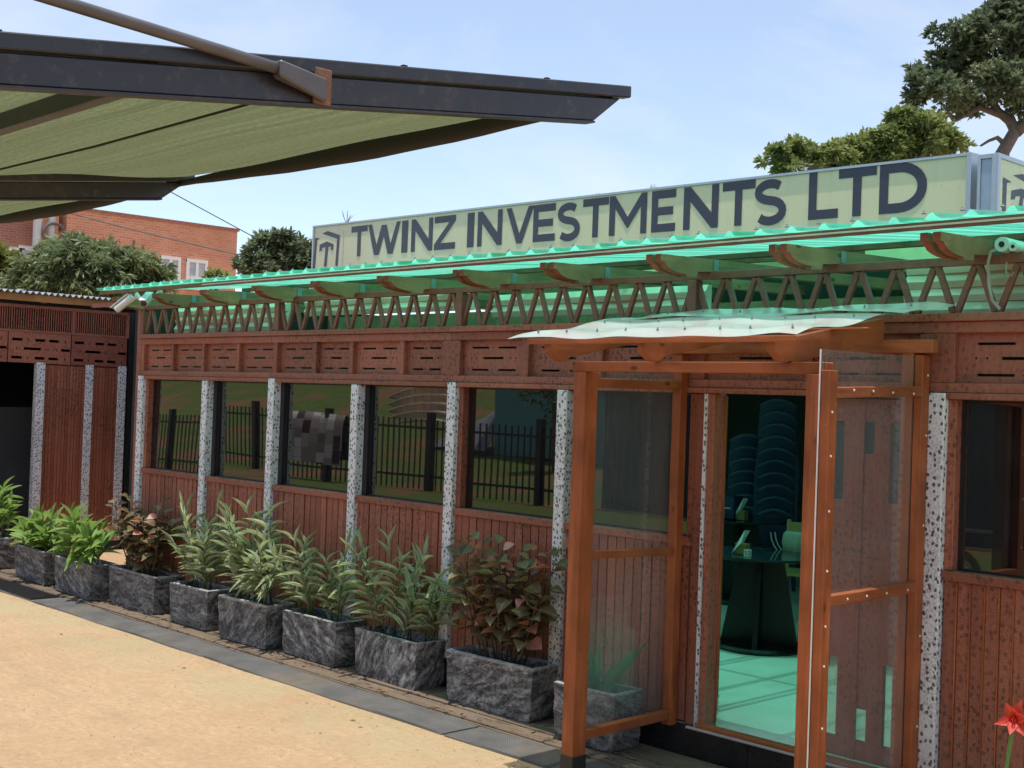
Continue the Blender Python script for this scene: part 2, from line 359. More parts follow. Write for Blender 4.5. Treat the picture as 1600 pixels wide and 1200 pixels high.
def mk_cloth():
    g = G('green_shade_cloth'); P = g.pos(); x, y, z = g.sep(P)
    line = g.ramp(g.noise(g.scale(P, .16, 24., 0.), 1., 6, .78), [(.32, 0.), (.68, 1.)]); blot = g.noise(P, 1.3, 4); weave = g.noise(g.scale(P, 40., 130., 0.), 1., 3)
    c = g.mix(line, (.045, .050, .026), (.21, .21, .11)); c = g.mix(g.ramp(blot, [(.45, 0.), (.7, .6)]), c, (.12, .11, .055))
    c = g.mix(g.ramp(line, [(.88, 0.), (.97, .6)]), c, (.05, .04, .02)); c = g.mix(g.ramp(weave, [(.35, .75), (.55, 0.)]), c, (.05, .058, .03))
    df = g.node('BsdfDiffuse'); g.set(df.inputs[0], c); tl = g.node('BsdfTranslucent'); g.set(tl.inputs[0], g.mix(.35, c, (.17, .20, .09)))
    m = g.node('MixShader', {0: .62, 1: df.outputs[0], 2: tl.outputs[0]}); g.l.new(m.outputs[0], g.out.inputs['Surface']); return g.m
def mk_brick(name, c0, c1, mortar):
    g = G(name); P = g.pos(); x, y, z = g.sep(P); v = g.comb(g.math('ADD', x, y), z, 0.)
    b = g.node('TexBrick', {'Vector': v, 'Color1': (*c0, 1), 'Color2': (*c1, 1), 'Mortar': (*mortar, 1), 'Scale': 1., 'Mortar Size': .010, 'Brick Width': .23, 'Row Height': .075, 'Bias': 0.})
    c = g.mix(g.ramp(g.noise(P, .8, 5, .6), [(.4, 0.), (.7, .45)]), b.outputs[0], tuple(k*.7 for k in c0))
    return g.p(c, .8, 0., g.bump(b.outputs['Fac'], -.4, .01), .2)
def mk_hill():
    g = G('dry_grass_slope'); P = g.pos()
    a = g.noise(P, .35, 5, .6); b = g.noise(g.scale(P, 1., 1., 1.), 2.2, 7, .78); e = g.noise(g.scale(P, 1., .6, 1.), 7., 5, .8)
    c = g.mix(b, (.08, .13, .03), (.24, .29, .085)); c = g.mix(g.ramp(e, [(.5, 0.), (.75, .8)]), c, (.24, .25, .10))
    c = g.mix(g.ramp(a, [(.50, 0.), (.60, .95)]), c, (.36, .18, .10)); c = g.mix(g.ramp(e, [(.25, .7), (.45, 0.)]), c, (.03, .04, .012))
    return g.p(c, .9, 0., g.bump(g.math('ADD', b, e), 1., .12), .1)
def mk_rug():
    g = G('patchwork_rug'); P = g.pos(); x, y, z = g.sep(P)
    bt = g.node('TexBrick', {'Vector': g.comb(g.math('MULTIPLY_ADD', y, -.6, z), x, 0.), 'Color1': (0, 0, 0, 1), 'Color2': (1, 1, 1, 1), 'Mortar': (.45, .45, .45, 1), 'Scale': 1., 'Mortar Size': .006, 'Brick Width': .34, 'Row Height': .30, 'Bias': 0.}, offset=.37, offset_frequency=2, squash=.7, squash_frequency=3)
    k = bt.outputs[0]
    c = g.ramp(k, [(0., (.06, .032, .03)), (.16, (.09, .05, .048)), (.22, (.30, .235, .225)), (.5, (.38, .31, .30)), (.7, (.50, .44, .43)), (.92, (.74, .70, .68))])
    c = g.mix(g.noise(P, 30., 3), c, g.mix(.5, c, (.1, .08, .08)))
    return g.p(c, .95, 0., None, .1)

def mk_sign():
    g = G('pale_sign_film'); P = g.pos(); x, y, z = g.sep(P)
    n = g.noise(P, 1.2, 4); st = g.noise(g.comb(g.math('MULTIPLY', g.math('ADD', x, y), 9.), g.math('MULTIPLY', z, .8), 0.), 1., 6, .75)
    c = g.mix(n, (.90, .80, .48), (.94, .85, .54)); c = g.mix(g.ramp(st, [(.5, 0.), (.75, .35)]), c, (.62, .54, .36))
    c = g.mix(g.ramp(g.noise(P, 30., 3), [(.66, 0.), (.74, .3)]), c, (.5, .42, .28))
    return g.p(c, .42)
def mk_steel():
    g = G('black_painted_steel'); P = g.pos()
    n = g.noise(g.scale(P, 6., 1.1, 9.), 1., 6, .7); d = g.noise(P, 26., 5, .7); b = g.noise(P, 2.1, 4)
    c = g.mix(n, (.012, .012, .017), (.035, .034, .042))
    c = g.mix(g.ramp(d, [(.56, 0.), (.74, .55)]), c, (.13, .10, .08)); c = g.mix(g.math('MULTIPLY', g.ramp(b, [(.5, 0.), (.7, .6)]), g.ramp(d, [(.4, .2), (.6, 1.)])), c, (.085, .06, .048))
    return g.p(c, g.math('MULTIPLY_ADD', n, .35, .18), 0., g.bump(g.math('ADD', n, d), .15, .004), .5)
M = dict(
    facade=mk_facade(), post=mk_post(),
    porch_z=wood('varnished_post_wood', (.27, .066, .018), (.47, .135, .040), 'z', .36, True, .08),
    porch_y=wood('varnished_rail_wood', (.25, .066, .020), (.43, .13, .044), 'y', .40, True, .05),
    porch_x=wood('varnished_beam_wood', (.27, .070, .020), (.47, .14, .044), 'x', .36, True, .08),
    rafter=wood('treated_rafter_wood', (.24, .145, .07), (.38, .25, .125), 'y', .5),
    rafter_end=wood('stained_rafter_end', (.24, .06, .028), (.36, .10, .045), 'z', .4, False),
    trim=wood('eave_trim_wood', (.16, .072, .038), (.28, .14, .07), 'x', .5),
    green=mk_sheet('green_polycarbonate', (.22, .86, .64), (.20, .84, .61), .16, .20, .08),
    clear=mk_sheet('milky_polycarbonate', (.86, .90, .87), (.90, .90, .87), .20, .20, .5),
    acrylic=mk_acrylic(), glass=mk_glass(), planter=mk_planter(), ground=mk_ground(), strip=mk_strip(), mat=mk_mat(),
    black=plain('black_metal', (.016, .016, .019), .42, .0, .4, 9.), boot=plain('black_boot', (.02, .02, .022), .5),
    tile=plain('black_wall_tile', (.018, .018, .021), .25, 0., .3, 6.), teallit=plain('teal_lit_ceiling', (.10, .24, .19), .7, 0., .3, 3.), verge=plain('earth_verge', (.12, .085, .05), .95, 0., .5, 3., .6), darkwood=plain('dark_panelling', (.030, .020, .016), .6, 0., .4, 5.),
    darkwall=plain('dark_grey_render', (.045, .047, .052), .85, 0., .35, 2.5, .2), void=plain('near_black_paint_and_dark', (.010, .010, .012), .8),
    signface=mk_sign(), ink=plain('charcoal_sign_film', (.055, .055, .085), .4, 0., .08, 8.),
    alu=plain('weathered_aluminium', (.52, .55, .60), .4, .55, .12, 10.), alu2=plain('aluminium_panel', (.42, .47, .58), .45, .35, .15, 8.),
    cloth=mk_cloth(), steel=mk_steel(), rod=plain('weathered_tube', (.12, .11, .108), .5, .3, .25, 12.),
    rust=plain('rusty_bracket', (.20, .095, .055), .8, .0, .5, 40., .4), hem=plain('dark_hem_canvas', (.026, .025, .020), .8, 0., .3, 9.),
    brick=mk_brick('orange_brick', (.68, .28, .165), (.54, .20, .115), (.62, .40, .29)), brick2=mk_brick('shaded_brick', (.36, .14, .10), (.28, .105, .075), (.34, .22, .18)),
    white=plain('white_paint', (.74, .74, .72), .5, 0., .06), curtain=plain('curtained_glass', (.42, .44, .46), .25, 0., .35, 4.), grey=plain('grey_pipe', (.5, .5, .49), .6),
    bark=plain('grey_bark', (.17, .13, .11), .85, 0., .4, 18., .5), soil=plain('dark_soil', (.035, .025, .018), .95, 0., .5, 30., .8), stem=plain('green_stem', (.10, .15, .045), .6, 0., .3, 20.), wstem=plain('woody_stem', (.12, .085, .05), .7, 0., .3, 20.),
    cream=plain('cream_blind', (.86, .78, .62), .6, 0., .1, 5.), floor=plain('painted_floor', (.86, .86, .76), .45, 0., .16, 3., .1),
    rimblue=plain('pale_blue_plastic', (.09, .13, .20), .45, 0., .15), navy=plain('navy_plastic', (.022, .042, .11), .4, 0., .2), tabletop=plain('glass_table_top', (.02, .035, .045), .06, 0., .2), tblack=plain('black_table_base', (.005, .005, .005), .4),
    chairwood=wood('pale_chair_wood', (.42, .27, .10), (.55, .38, .16), 'z', .45), bag=plain('cream_bag', (.50, .45, .36), .6), paper=plain('white_paper', (.80, .80, .78), .8), holder=plain('wood_holder', (.36, .22, .09), .5),
    cardink=plain('black_print', (.02, .02, .02), .6), camw=plain('white_plastic', (.70, .71, .68), .4, 0., .08), lens=plain('lens_black', (.012, .010, .010), .15),
    galv=plain('galvanised_sheet', (.55, .56, .57), .38, .7, .2, 6.), fascia=wood('orange_fascia', (.42, .20, .07), (.56, .30, .12), 'y', .5),
    hill=mk_hill(), rug=mk_rug(), stone=plain('sandstone', (.58, .40, .26), .85, 0., .3, 4., .4), stone2=plain('pale_joint', (.80, .66, .52), .85), teal=plain('teal_paint', (.10, .27, .27), .6, 0., .15, 3.),
    truss=plain('maroon_steel_paint', (.21, .075, .052), .5, 0., .35, 22.), corr=plain('grey_corrugated', (.032, .042, .044), .5, .2, .25, 2.), slate=plain('grey_tarpaulin', (.22, .21, .24), .7, 0., .3, 4.), red=leafmat('red_petal', (.62, .045, .03), (.75, .10, .05), None, .3, None, False), bladeg=leafmat('lily_leaf', (.07, .14, .035), (.13, .24, .07), None, .3),
    ginger=leafmat('green_ginger_leaf', (.11, .22, .04), (.24, .38, .09), None, .42), varieg=leafmat('variegated_ginger_leaf', (.09, .17, .05), (.17, .28, .085), (.80, .80, .60), .38),
    copper=leafmat('copper_leaf', (.10, .055, .038), (.22, .185, .085), None, .28, ((.50, .16, .08), (.80, .33, .28), (.16, .17, .08))), spider=leafmat('spider_leaf', (.06, .14, .04), (.12, .23, .08), None, .3),
    crown_dark=crownmat('crown_dark', (.085, .115, .065), (.18, .225, .125), (.27, .31, .17)), crown_light=crownmat('crown_light', (.14, .18, .055), (.28, .33, .10), (.38, .41, .15)),
    mango=crownmat('mango_crown', (.10, .135, .055), (.205, .255, .115), (.29, .33, .15)), yellowg=crownmat('yellow_green_crown', (.14, .17, .03), (.22, .23, .05), (.26, .25, .07)),
    rubber=plain('tyre_rubber', (.02, .02, .02), .7), chrome=plain('dull_chrome', (.4, .4, .4), .25, .9), gritm=plain('loose_grit', (.36, .25, .16), .9, 0., .6, 40.), litter=plain('dry_leaf', (.24, .15, .06), .8, 0., .5, 30.), wire=plain('cable', (.10, .09, .09), .7), sheetroll=plain('rolled_film', (.50, .58, .54), .35),
    strap=plain('grey_strap', (.34, .33, .28), .6), led=plain('pale_led_strip', (.55, .53, .42), .5), zinc=plain('zinc_bracket', (.25, .30, .31), .4, .6))
# ================================================================== SETTING
def sheet(name, x0, x1, y0, y1, z, m, nx=1, ny=1):
    mb = MB(); vs = [(x0+(x1-x0)*i/nx, y0+(y1-y0)*j/ny, z) for j in range(ny+1) for i in range(nx+1)]
    fs = [(j*(nx+1)+i, j*(nx+1)+i+1, (j+1)*(nx+1)+i+1, (j+1)*(nx+1)+i) for j in range(ny) for i in range(nx)]
    mb.add(vs, fs); return tag(part(name, mb, m), kind='structure')
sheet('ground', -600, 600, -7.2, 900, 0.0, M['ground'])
sheet('verge', -60, 12, -7.25, -2.6, .006, M['hill'])
# kerb strip under the planters, laid in slabs with worn joints
strip = tag(part('kerb_bed', MB().box(-16, -.8, 5.50, 5.97, -.05, .008), M['strip']), kind='structure')
x = -15.9; k = 0
while x < -1.0:
    L = random.uniform(.8, 1.25); x1 = min(x+L, -.85)
    for j, (ya, yb) in enumerate(((5.52, 5.66), (5.672, 5.965))):
        sh = .25*j
        part('slab', MB().box(x+.006+sh*.3, x1-.006+sh*.3, ya, yb, -.02, .02+random.uniform(-.004, .004)+.006*j), M['strip'], strip, .005)
    x = x1
# hillside behind the photographer, seen only in the window panes
mb = MB(); nx, ny = 60, 26
def hz(x, y):
    d = max(0, -7.2-y); return .02*d + .0105*d*d*(1 if d < 16 else 16/d*1.25) + .12*math.sin(x*.35+y*.4)*min(1, d/4) + .05*math.sin(x*1.3-y*.9)*min(1, d/4)
vs = [(-70+100*i/nx, -7.2-46*j/ny, hz(-70+100*i/nx, -7.2-46*j/ny)) for j in range(ny+1) for i in range(nx+1)]
mb.add(vs, [(j*(nx+1)+i, (j+1)*(nx+1)+i, (j+1)*(nx+1)+i+1, j*(nx+1)+i+1) for j in range(ny) for i in range(nx)])
tag(part('hill', mb, M['hill'], smooth=True), kind='structure')

# rubber mats
MAT_E = [(-13.9, -11.75, 'dark ribbed rubber mat at the far left end of the kerb'), (-11.74, -8.70, 'second long rubber checker mat, in front of the copper plant far left'),
         (-8.69, -5.87, 'third long rubber checker mat, in front of the variegated gingers'), (-5.86, -3.0, 'nearest rubber checker mat, running under the porch post')]
for i, (a, b, lab) in enumerate(MAT_E):
    mb = MB(); n = 14; pts = []
    for q in range(n+1):
        xx = a+.006+(b-a-.012)*q/n; j = .006*math.sin(xx*5.1+i)
        zt = .012+.004*math.sin(xx*3.3+i*2)
        pts += [(xx, 5.175+j, .003), (xx, 5.18+j, zt), (xx, 5.485+j*.6, zt), (xx, 5.49+j*.6, .003)]
    mb.add(pts, [(q*4+k, q*4+4+k, q*4+5+k, q*4+1+k) for q in range(n) for k in range(3)] + [(0, 1, 2, 3), (n*4+3, n*4+2, n*4+1, n*4)])
    o = part('rubber_mat', mb, M['mat']); tag(o, lab, 'mat', 'rubber mats along the kerb')
    if i == 0:
        for q in range(34): part('rib', MB().box(a+.05+q*.06, a+.085+q*.06, 5.19, 5.475, .010, .022), M['black'], o)

# ================================================================== RESTAURANT BUILDING
B = thing('restaurant_building', 'long brown slatted timber restaurant front with dark windows, spotted white posts and green roof', 'building', (-6.4, 6, 0))
XL, XR, YF = -11.40, -1.30, 6.0
fl = part('floor_slab', MB().box(XL, XR, 6.0, 12.6, .0, .2), M['floor'], B)
# interior shell
part('back_wall', MB().box(XL, XR, 12.5, 12.6, .2, 3.06), M['darkwood'], B)
part('side_wall', MB().box(XL-.02, XL+.04, 6.06, 12.5, .2, 2.95), M['darkwood'], B)
part('side_wall', MB().box(XR-.04, XR+.02, 6.06, 12.5, .2, 2.95), M['darkwood'], B)
part('rear_roof', MB().add([(XL, 8.3, 3.225), (XR, 8.3, 3.225), (XR, 12.7, 3.05), (XL, 12.7, 3.05), (XL, 8.3, 3.26), (XR, 8.3, 3.26), (XR, 12.7, 3.09), (XL, 12.7, 3.09)],
     [(0,3,2,1),(4,5,6,7),(0,1,5,4),(1,2,6,5),(2,3,7,6),(3,0,4,7)]), M['teallit'], B)  # teal light under the roof is put into this colour
part('tie_beam', MB().box(XL, XR, 8.15, 8.25, 2.72, 2.88), M['rafter'], B)
for xx in (-10.2, -7.7, -5.2, -2.7): part('roof_post', MB().box(xx, xx+.1, 8.15, 8.25, .2, 2.72), M['darkwood'], B)
# plinth tiles
x = XL
while x < XR-.05:
    x1 = min(x+.6, XR); part('plinth_tile', MB().box(x+.002, x1-.002, 5.972, 5.998, .012, .198), M['tile'], B, .002); x = x1
# posts
PX = [-11.36, -10.175, -9.112, -7.961, -6.836, -5.754, -4.655, -3.168, -1.55]; PW = .088
for i, px_ in enumerate(PX):
    wd = .095 if i == 0 else .07 if i == 6 else PW
    z0 = .2; y0 = 5.952
    if i == 6: y0 = 5.985
    mb = MB().box(px_, px_+wd, y0, 6.09, z0, 2.165 if i in (0, 2, 4, 7) else 2.132)
    if i == 6:
        part('door_side_post', mb, M['facade'], B, .004); part('spotted_strip', MB().box(-4.585, -4.562, 5.978, 6.0, .2, 2.132), M['post'], B); continue
    part('spotted_post', mb, M['post'], B, .006, seg=2)
    part('post_shoe', MB().box(px_-.006, px_+wd+.006, y0-.006, 5.99 if i == 6 else 5.965, .2, .235), M['tile'], B)
BAY = [(PX[i]+(.095 if i in (0, 6) else PW), PX[i+1]) for i in range(6)] + [(PX[7]+PW, PX[8])]
# dado planks, sill, window of each bay
SILL, HEAD = 1.285, 2.135
plank_me = {}
pb = MB().box(-.5, .5, -.017, .017, 0, 1); plank_mesh = pb.mesh('plank', M['facade'])
for bi, (a, b) in enumerate(BAY):
    dado = part('dado_panel', MB().box(a, b, 6.022, 6.05, .2, 1.235), M['facade'], B)
    n = max(4, round((b-a-.01)/.073)); wd = (b-a-.01)/n
    for k in range(n):
        inst('plank', plank_mesh, dado, T(a+.005+wd*(k+.5), 6.004+random.uniform(-.0045, .003), .215+random.uniform(-.004, .004)) @ Matrix.Diagonal((wd-.009, 1, 1.022, 1)))
    if bi in (4, 5, 6): # narrow beads over every other joint on the near bays
        for k in range(1, n, 1):
            part('bead', MB().box(a+.005+wd*k-.004, a+.005+wd*k+.003, 5.981, 5.987, .225, 1.232), M['porch_z'], dado) if bi == 6 else None
    part('sill_rail', MB().box(a-.001, b+.001, 5.966, 6.06, 1.238, SILL), M['facade'], B, .004)
    jL, jR = (.045 if bi in (0, 4, 6) else .05), (.04 if bi in (3, 5) else .012)
    part('window_jamb', MB().box(a, a+jL, 5.99 if bi in (0, 4, 6) else 6.022, 6.09, SILL+.001, HEAD-.001), M['facade' if bi in (0, 4, 6) else 'black'], B, .003)
    part('window_jamb', MB().box(b-jR, b, 5.99 if jR > .02 else 6.035, 6.09, SILL+.001, HEAD-.001), M['facade' if jR > .02 else 'black'], B, .003)
    ja, jb = a+jL, b-jR
    w_ = part('window', MB().box(ja, ja+.014, 6.046, 6.08, SILL, HEAD).box(jb-.014, jb, 6.046, 6.08, SILL, HEAD).box(ja+.014, jb-.014, 6.046, 6.08, SILL, SILL+.012).box(ja+.014, jb-.014, 6.046, 6.08, HEAD-.012, HEAD), M['black'], B)
    cx, cz = (ja+jb)/2, (SILL+HEAD)/2; hx, hzz = (jb-ja)/2-.010, (HEAD-SILL)/2-.008
    tz = (0.004, -.0035, .0015, -.002, .001, .003, -.002)[bi]; tx = (.010, -.003, .001, 0, .001, .002, 0)[bi]; ry = (-.022, .018, 0, 0, 0, 0, 0)[bi]
    splits = [(-hx, hx)] if bi != 6 else [(-hx, -.22), (-.212, hx)]
    for sa, sb in splits:
        mb = MB(); nn = 6
        pts = []
        for j in range(nn+1):
            for i in range(nn+1):
                u = sa+(sb-sa)*i/nn; v = -hzz+2*hzz*j/nn
                yy = 6.054 + u*tz + v*tx + ry*u*v*.12 + .00015*math.sin(u*5+bi)*math.cos(v*4)
                pts.append((cx+u, yy, cz+v))
        mb.add(pts, [(j*(nn+1)+i, j*(nn+1)+i+1, (j+1)*(nn+1)+i+1, (j+1)*(nn+1)+i) for j in range(nn) for i in range(nn)])
        part('pane', mb, M['glass'], w_, smooth=True)
    part('backing', MB().box(a, b, 6.092, 6.10, 1.2, 2.2), M['void'], w_)

# head band with slotted panels
def slotted(mb, x0, x1, z0, z1, y0, y1, rows, fx=lambda u, v, t: (u, t, v)):
    """rows: list of (zc, height, [(xa, xb, round)]) with real openings cut through the board"""
    def bx_(a, b, c, d):
        if b-a < 1e-4 or d-c < 1e-4: return
        P = [fx(u, v, t) for t in (y0, y1) for u, v in ((a, c), (b, c), (b, d), (a, d))]
        mb.add(P, [(0,1,2,3),(7,6,5,4),(0,4,5,1),(1,5,6,2),(2,6,7,3),(3,7,4,0)])
    z = z0
    for zc, h, sl in rows:
        bx_(x0, x1, z, zc-h/2); xx = x0
        for a, b, rd in sorted(sl):
            bx_(xx, a, zc-h/2, zc+h/2)
            if rd:     # round hole inside a square cell
                c, r = (a+b)/2, min(b-a, h)/2*.92
                sq = [(a, zc-h/2), (c, zc-h/2), (b, zc-h/2), (b, zc), (b, zc+h/2), (c, zc+h/2), (a, zc+h/2), (a, zc)]
                ci = [(c+r*math.cos(q), zc+r*math.sin(q)) for q in [PI*1.25+PI/4*i for i in range(8)]]
                P = [fx(u, v, t) for t in (y0, y1) for u, v in sq+ci]
                mb.add(P, [f for i in range(8) for f in ((i, (i+1)%8, 8+(i+1)%8, 8+i), (16+(i+1)%8, 16+i, 24+i, 24+(i+1)%8), (8+i, 8+(i+1)%8, 24+(i+1)%8, 24+i))])
            xx = b
        bx_(xx, x1, zc-h/2, zc+h/2); z = zc+h/2
    bx_(x0, x1, z, z1)
PAN = [(-11.31, -10.79), (-10.755, -10.24), (-10.205, -9.66), (-9.625, -9.085), (-9.04, -8.515), (-8.48, -8.035), (-7.995, -7.42), (-7.37, -6.93), (-6.745, -6.13), (-6.06, -5.45), (-5.40, -4.79), (-4.60, -3.92), (-3.87, -3.24), (-3.05, -2.36), (-2.31, -1.62)]
for i, (a, b) in enumerate(PAN):
    W_ = b-a; q = lambda s: a+W_*s
    row1 = [(q(.14), q(.42), 0), (q(.47), q(.47)+.022, 1), (q(.57), q(.86), 0)]
    row2 = [(q(.12), q(.12)+.02, 1), (q(.20), q(.20)+.02, 1), (q(.32), q(.66), 0), (q(.76), q(.76)+.02, 1), (q(.84), q(.84)+.02, 1)]
    mb = MB(); slotted(mb, a-.004, b+.004, 2.21, 2.47, 6.02, 6.034, [(2.258, .014, row1), (2.34, .016, row2), (2.412, .014, row1)])
    part('slotted_panel', mb, M['facade'], B)
    nx_ = PAN[i+1][0] if i+1 < len(PAN) else XR
    part('stile', MB().box(b, nx_, 5.982, 6.045, 2.2155, 2.4645), M['facade'], B, .003)
part('stile', MB().box(XL, PAN[0][0], 5.98, 6.045, 2.2155, 2.4645), M['facade'], B, .003)
def run(name, a, b, y0, y1, z0, z1, m=M['facade'], joints=2.28, bev=.003):
    xx = a
    while xx < b-.01:
        x1 = min(xx+joints, b) if b-xx-joints > .4 else b
        part(name, MB().box(xx+.0015, x1-.0015, y0, y1, z0, z1), m, B, bev); xx = x1
run('head_ledge', XL, XR, 5.962, 6.05, HEAD, 2.166)
run('band_rail', XL, XR, 5.978, 6.05, 2.167, 2.215)
run('band_rail', XL, XR, 5.978, 6.05, 2.465, 2.521)
run('truss_chord', XL, XR, 5.955, 6.05, 2.522, 2.562)
run('truss_chord', XL, XR, 5.982, 6.03, 2.80, 2.843, M['truss'])
for xx in (XL, -9.09, -6.80, -4.735, -2.62): part('truss_post', MB().box(xx, xx+.065, 5.972, 6.04, 2.563, 2.799), M['truss'], B, .004)
xx = -11.33; k = 0
while xx < XR-.1:
    for s in (-1, 1):
        part('brace', MB().bar((xx+.108-s*.098, 6.006, 2.566), (xx+.108-s*.012, 6.006, 2.797), .026, .03), M['truss'], B, .002)
    xx += .2175
part('corner_post', MB().box(XL-.05, XL+.04, 5.975, 6.06, .2, 2.84), M['facade'], B, .004)

# rafters, doubled planks with a scrolled nose
def ztop(y): return 2.897 + .035*(y-5.47)        # rafter tops
def yeave(x): return 5.37+.027*(-2.9-x)           # the eave runs slightly askew
def zroof(y): return 2.942 + .10*(y-5.41)        # underside of the sheets
RX = [-11.36+.8465*i for i in range(12)]
for i, rx in enumerate(RX):
    for j, off in enumerate((0., -.062)):
        yn = yeave(rx)+.105 - .012*j + random.uniform(-.012, .012)
        prof = [(yn, ztop(yn)), (yn, ztop(yn)-.042)]
        for q in range(7):
            t = q/6; prof.append((yn+.03+.20*t, ztop(yn)-.042-.052*(1-(1-t)**2)**.5 if t > 0 else ztop(yn)-.042))
        prof += [(yn+.232, ztop(yn)-.105), (yn+.33, ztop(yn+.33)-.112), (yn+.335, ztop(yn)-.07), (6.0, ztop(6.0)-.071), (8.25, ztop(8.25)-.071), (8.25, ztop(8.25))]
        mb = MB().prism(prof, lambda u, v, t: (t, u, v), rx+off-.018, rx+off+.018)
        r = part('rafter', mb, M['rafter'], B)
        nose = [(yn-.003, ztop(yn)-.001), (yn-.003, ztop(yn)-.043)] + [(u-.002, v-.003) for u, v in prof[2:9]]
        # stained nose: a thin skin that follows the scroll
        vs = []; 
        for u, v in nose: vs += [(rx+off-.0185, u, v), (rx+off+.0185, u, v)]
        part('nose', MB().add(vs, [(2*q, 2*q+1, 2*q+3, 2*q+2) for q in range(len(nose)-1)]), M['rafter_end'], r)
    part('bracket', MB().box(rx+.0185, rx+.0225, 6.0, 6.045, 2.846, 2.915).box(rx+.0225, rx+.05, 6.0, 6.045, 2.845, 2.849), M['zinc'], B)
for yy in (7.2, 8.1): run('purlin', -11.55, XR, yy-.02, yy+.02, max(ztop(yy)+.001, zroof(yy)-.04), zroof(yy)-.002, M['trim'], 3.9)
def slant(name, a, b, dy0, dy1, dz0, dz1, m, joints):
    xx = a
    while xx < b-.01:
        x1 = min(xx+joints, b) if b-xx-joints > .4 else b; P = []
        for dz in (dz0, dz1):
            for x_, d in ((xx+.0015, dy0), (x1-.0015, dy0), (x1-.0015, dy1), (xx+.0015, dy1)): P.append((x_, yeave(x_)+d, zroof(yeave(x_))+dz))
        part(name, MB().add(P, [(0,3,2,1),(4,5,6,7),(0,1,5,4),(1,2,6,5),(2,3,7,6),(3,0,4,7)]), m, B); xx = x1
slant('eave_trim', -11.58, XR, .032, .058, -.036, -.002, M['trim'], 3.1)
slant('light_strip', -9.6, XR, .0285, .0315, -.024, -.015, M['led'], 4.)
# corrugated green sheets
PITCH, AMP = .19, .030
def wave(u):
    t = (u/PITCH) % 1.0
    if t < .30: s = math.sin(PI*t/.30)**.8
    else: s = 0.0
    return AMP*s
x = -11.62; i = 0
while x < XR+.1:
    x1 = min(x+.95+.06, XR+.3); mb = MB(); n = 10*int(round((x1-x)/PITCH)); je = random.uniform(-.012, .012); ys = [None, 5.8, 6.6, 7.4, 8.28]
    lift = .004*(i % 2)
    for yy in ys:
        for q in range(n+1):
            u = x+(x1-x)*q/n; y_ = yeave(u)+je if yy is None else yy; mb.v.append((u, y_, zroof(y_)+lift+wave(u+12.02)))
    mb.f = [(j*(n+1)+q, j*(n+1)+q+1, (j+1)*(n+1)+q+1, (j+1)*(n+1)+q) for j in range(len(ys)-1) for q in range(n)]
    s_ = part('roof_sheet', mb, M['green'], B)
    for q in range(2, 9, 2):
        uu = x+PITCH*(q/2-.5)+.15*PITCH
        if uu < x1: part('roof_screw', MB().lathe([(.012, 0), (.012, .004), (.005, .008), (.004, .016)], (uu, yeave(uu)+.07, zroof(yeave(uu)+.07)+lift+AMP), 8), M['zinc'], s_)
    x += .95; i += 1

# rolled blinds behind the truss
def blind(a, b, z0, z1, n, y, lab):
    t = thing('roller_blind', lab, 'blind', ((a+b)/2, y, z0), 'cream blinds behind the truss')
    h = (z1-z0)/n
    for k in range(n):
        za = z0+h*k; mb = MB(); nn = 12; pts = []
        for q in range(nn+1):
            u = a+(b-a)*q/nn; wv = .012*math.sin(u*4.1+k)+.006*math.sin(u*11.)
            pts += [(u, y-.018+wv, za), (u, y-.03+wv, za+h*.45), (u, y-.004+wv, za+h*.98), (u, y+.03, za+h*.98), (u, y+.03, za)]
        mb.add(pts, [(q*5+i, q*5+5+i, q*5+5+(i+1)%5, q*5+(i+1)%5) for q in range(nn) for i in range(5)] + [(4,3,2,1,0), tuple(nn*5+i for i in range(5))])
        part('blind_fold', mb, M['cream'], t, smooth=False)
    part('blind_cord', MB().tube([(b-.05, y-.05, z0), (b-.05, y-.05, z0-.35)], .004, 6), M['paper'], t)
    return t
blind(-11.05, -9.2, 2.50, 2.83, 4, 6.18, 'cream folded blind behind the truss at the far left end')
blind(-9.0, -6.9, 2.70, 2.86, 2, 6.22, 'cream rolled blind behind the truss above the patchwork rug reflection')
blind(-6.68, -4.78, 2.64, 2.80, 2, 6.24, 'cream rolled blind behind the truss just left of the porch roof')
blind(-3.42, -1.75, 2.56, 2.86, 4, 6.16, 'cream folded blind behind the truss at the right edge')

# double door: left leaf open inwards, right leaf shut
def leaf_mesh(w, h, th, mirror=False):
    mb = MB()
    S = [(.16, .33, 'hi'), (.47, .58, 'mid'), (.74, .92, 'hi')]
    cols = [0, .05]; 
    zt = h-.12; zb = .10
    holes = []
    for a, b, kd in S:
        L = .42 if kd == 'hi' else .17; holes += [(a*w, b*w, zt-L, zt), (a*w, b*w, zb, zb+L)]
    xs = sorted({0., w} | {v for q in holes for v in q[:2]}); zs = sorted({0., h} | {v for q in holes for v in q[2:]})
    for i in range(len(xs)-1):
        for j in range(len(zs)-1):
            cx, cz = (xs[i]+xs[i+1])/2, (zs[j]+zs[j+1])/2
            if any(q[0] < cx < q[1] and q[2] < cz < q[3] for q in holes): continue
            mb.box(xs[i], xs[i+1], -th/2, th/2, zs[j], zs[j+1])
    if mirror: mb.v = [(-p[0], p[1], p[2]) for p in mb.v]; mb.f = [tuple(reversed(f)) for f in mb.f]
    return mb
def place(mb, Mx): mb.v = [tuple(Mx @ V3(p)) for p in mb.v]; return mb
DZ = .225; DH = 1.90
def glaze(w, h, Mx, parent, mirror=False):
    for a, b, L in ((.16, .33, .42), (.47, .58, .17), (.74, .92, .42)):
        for z0 in (h-.12-L, .10):
            x0, x1 = (a*w, b*w) if not mirror else (-b*w, -a*w)
            part('slot_glazing', place(MB().box(x0, x1, -.002, .002, z0, z0+L), Mx), M['acrylic'], parent)
aL = math.radians(36)
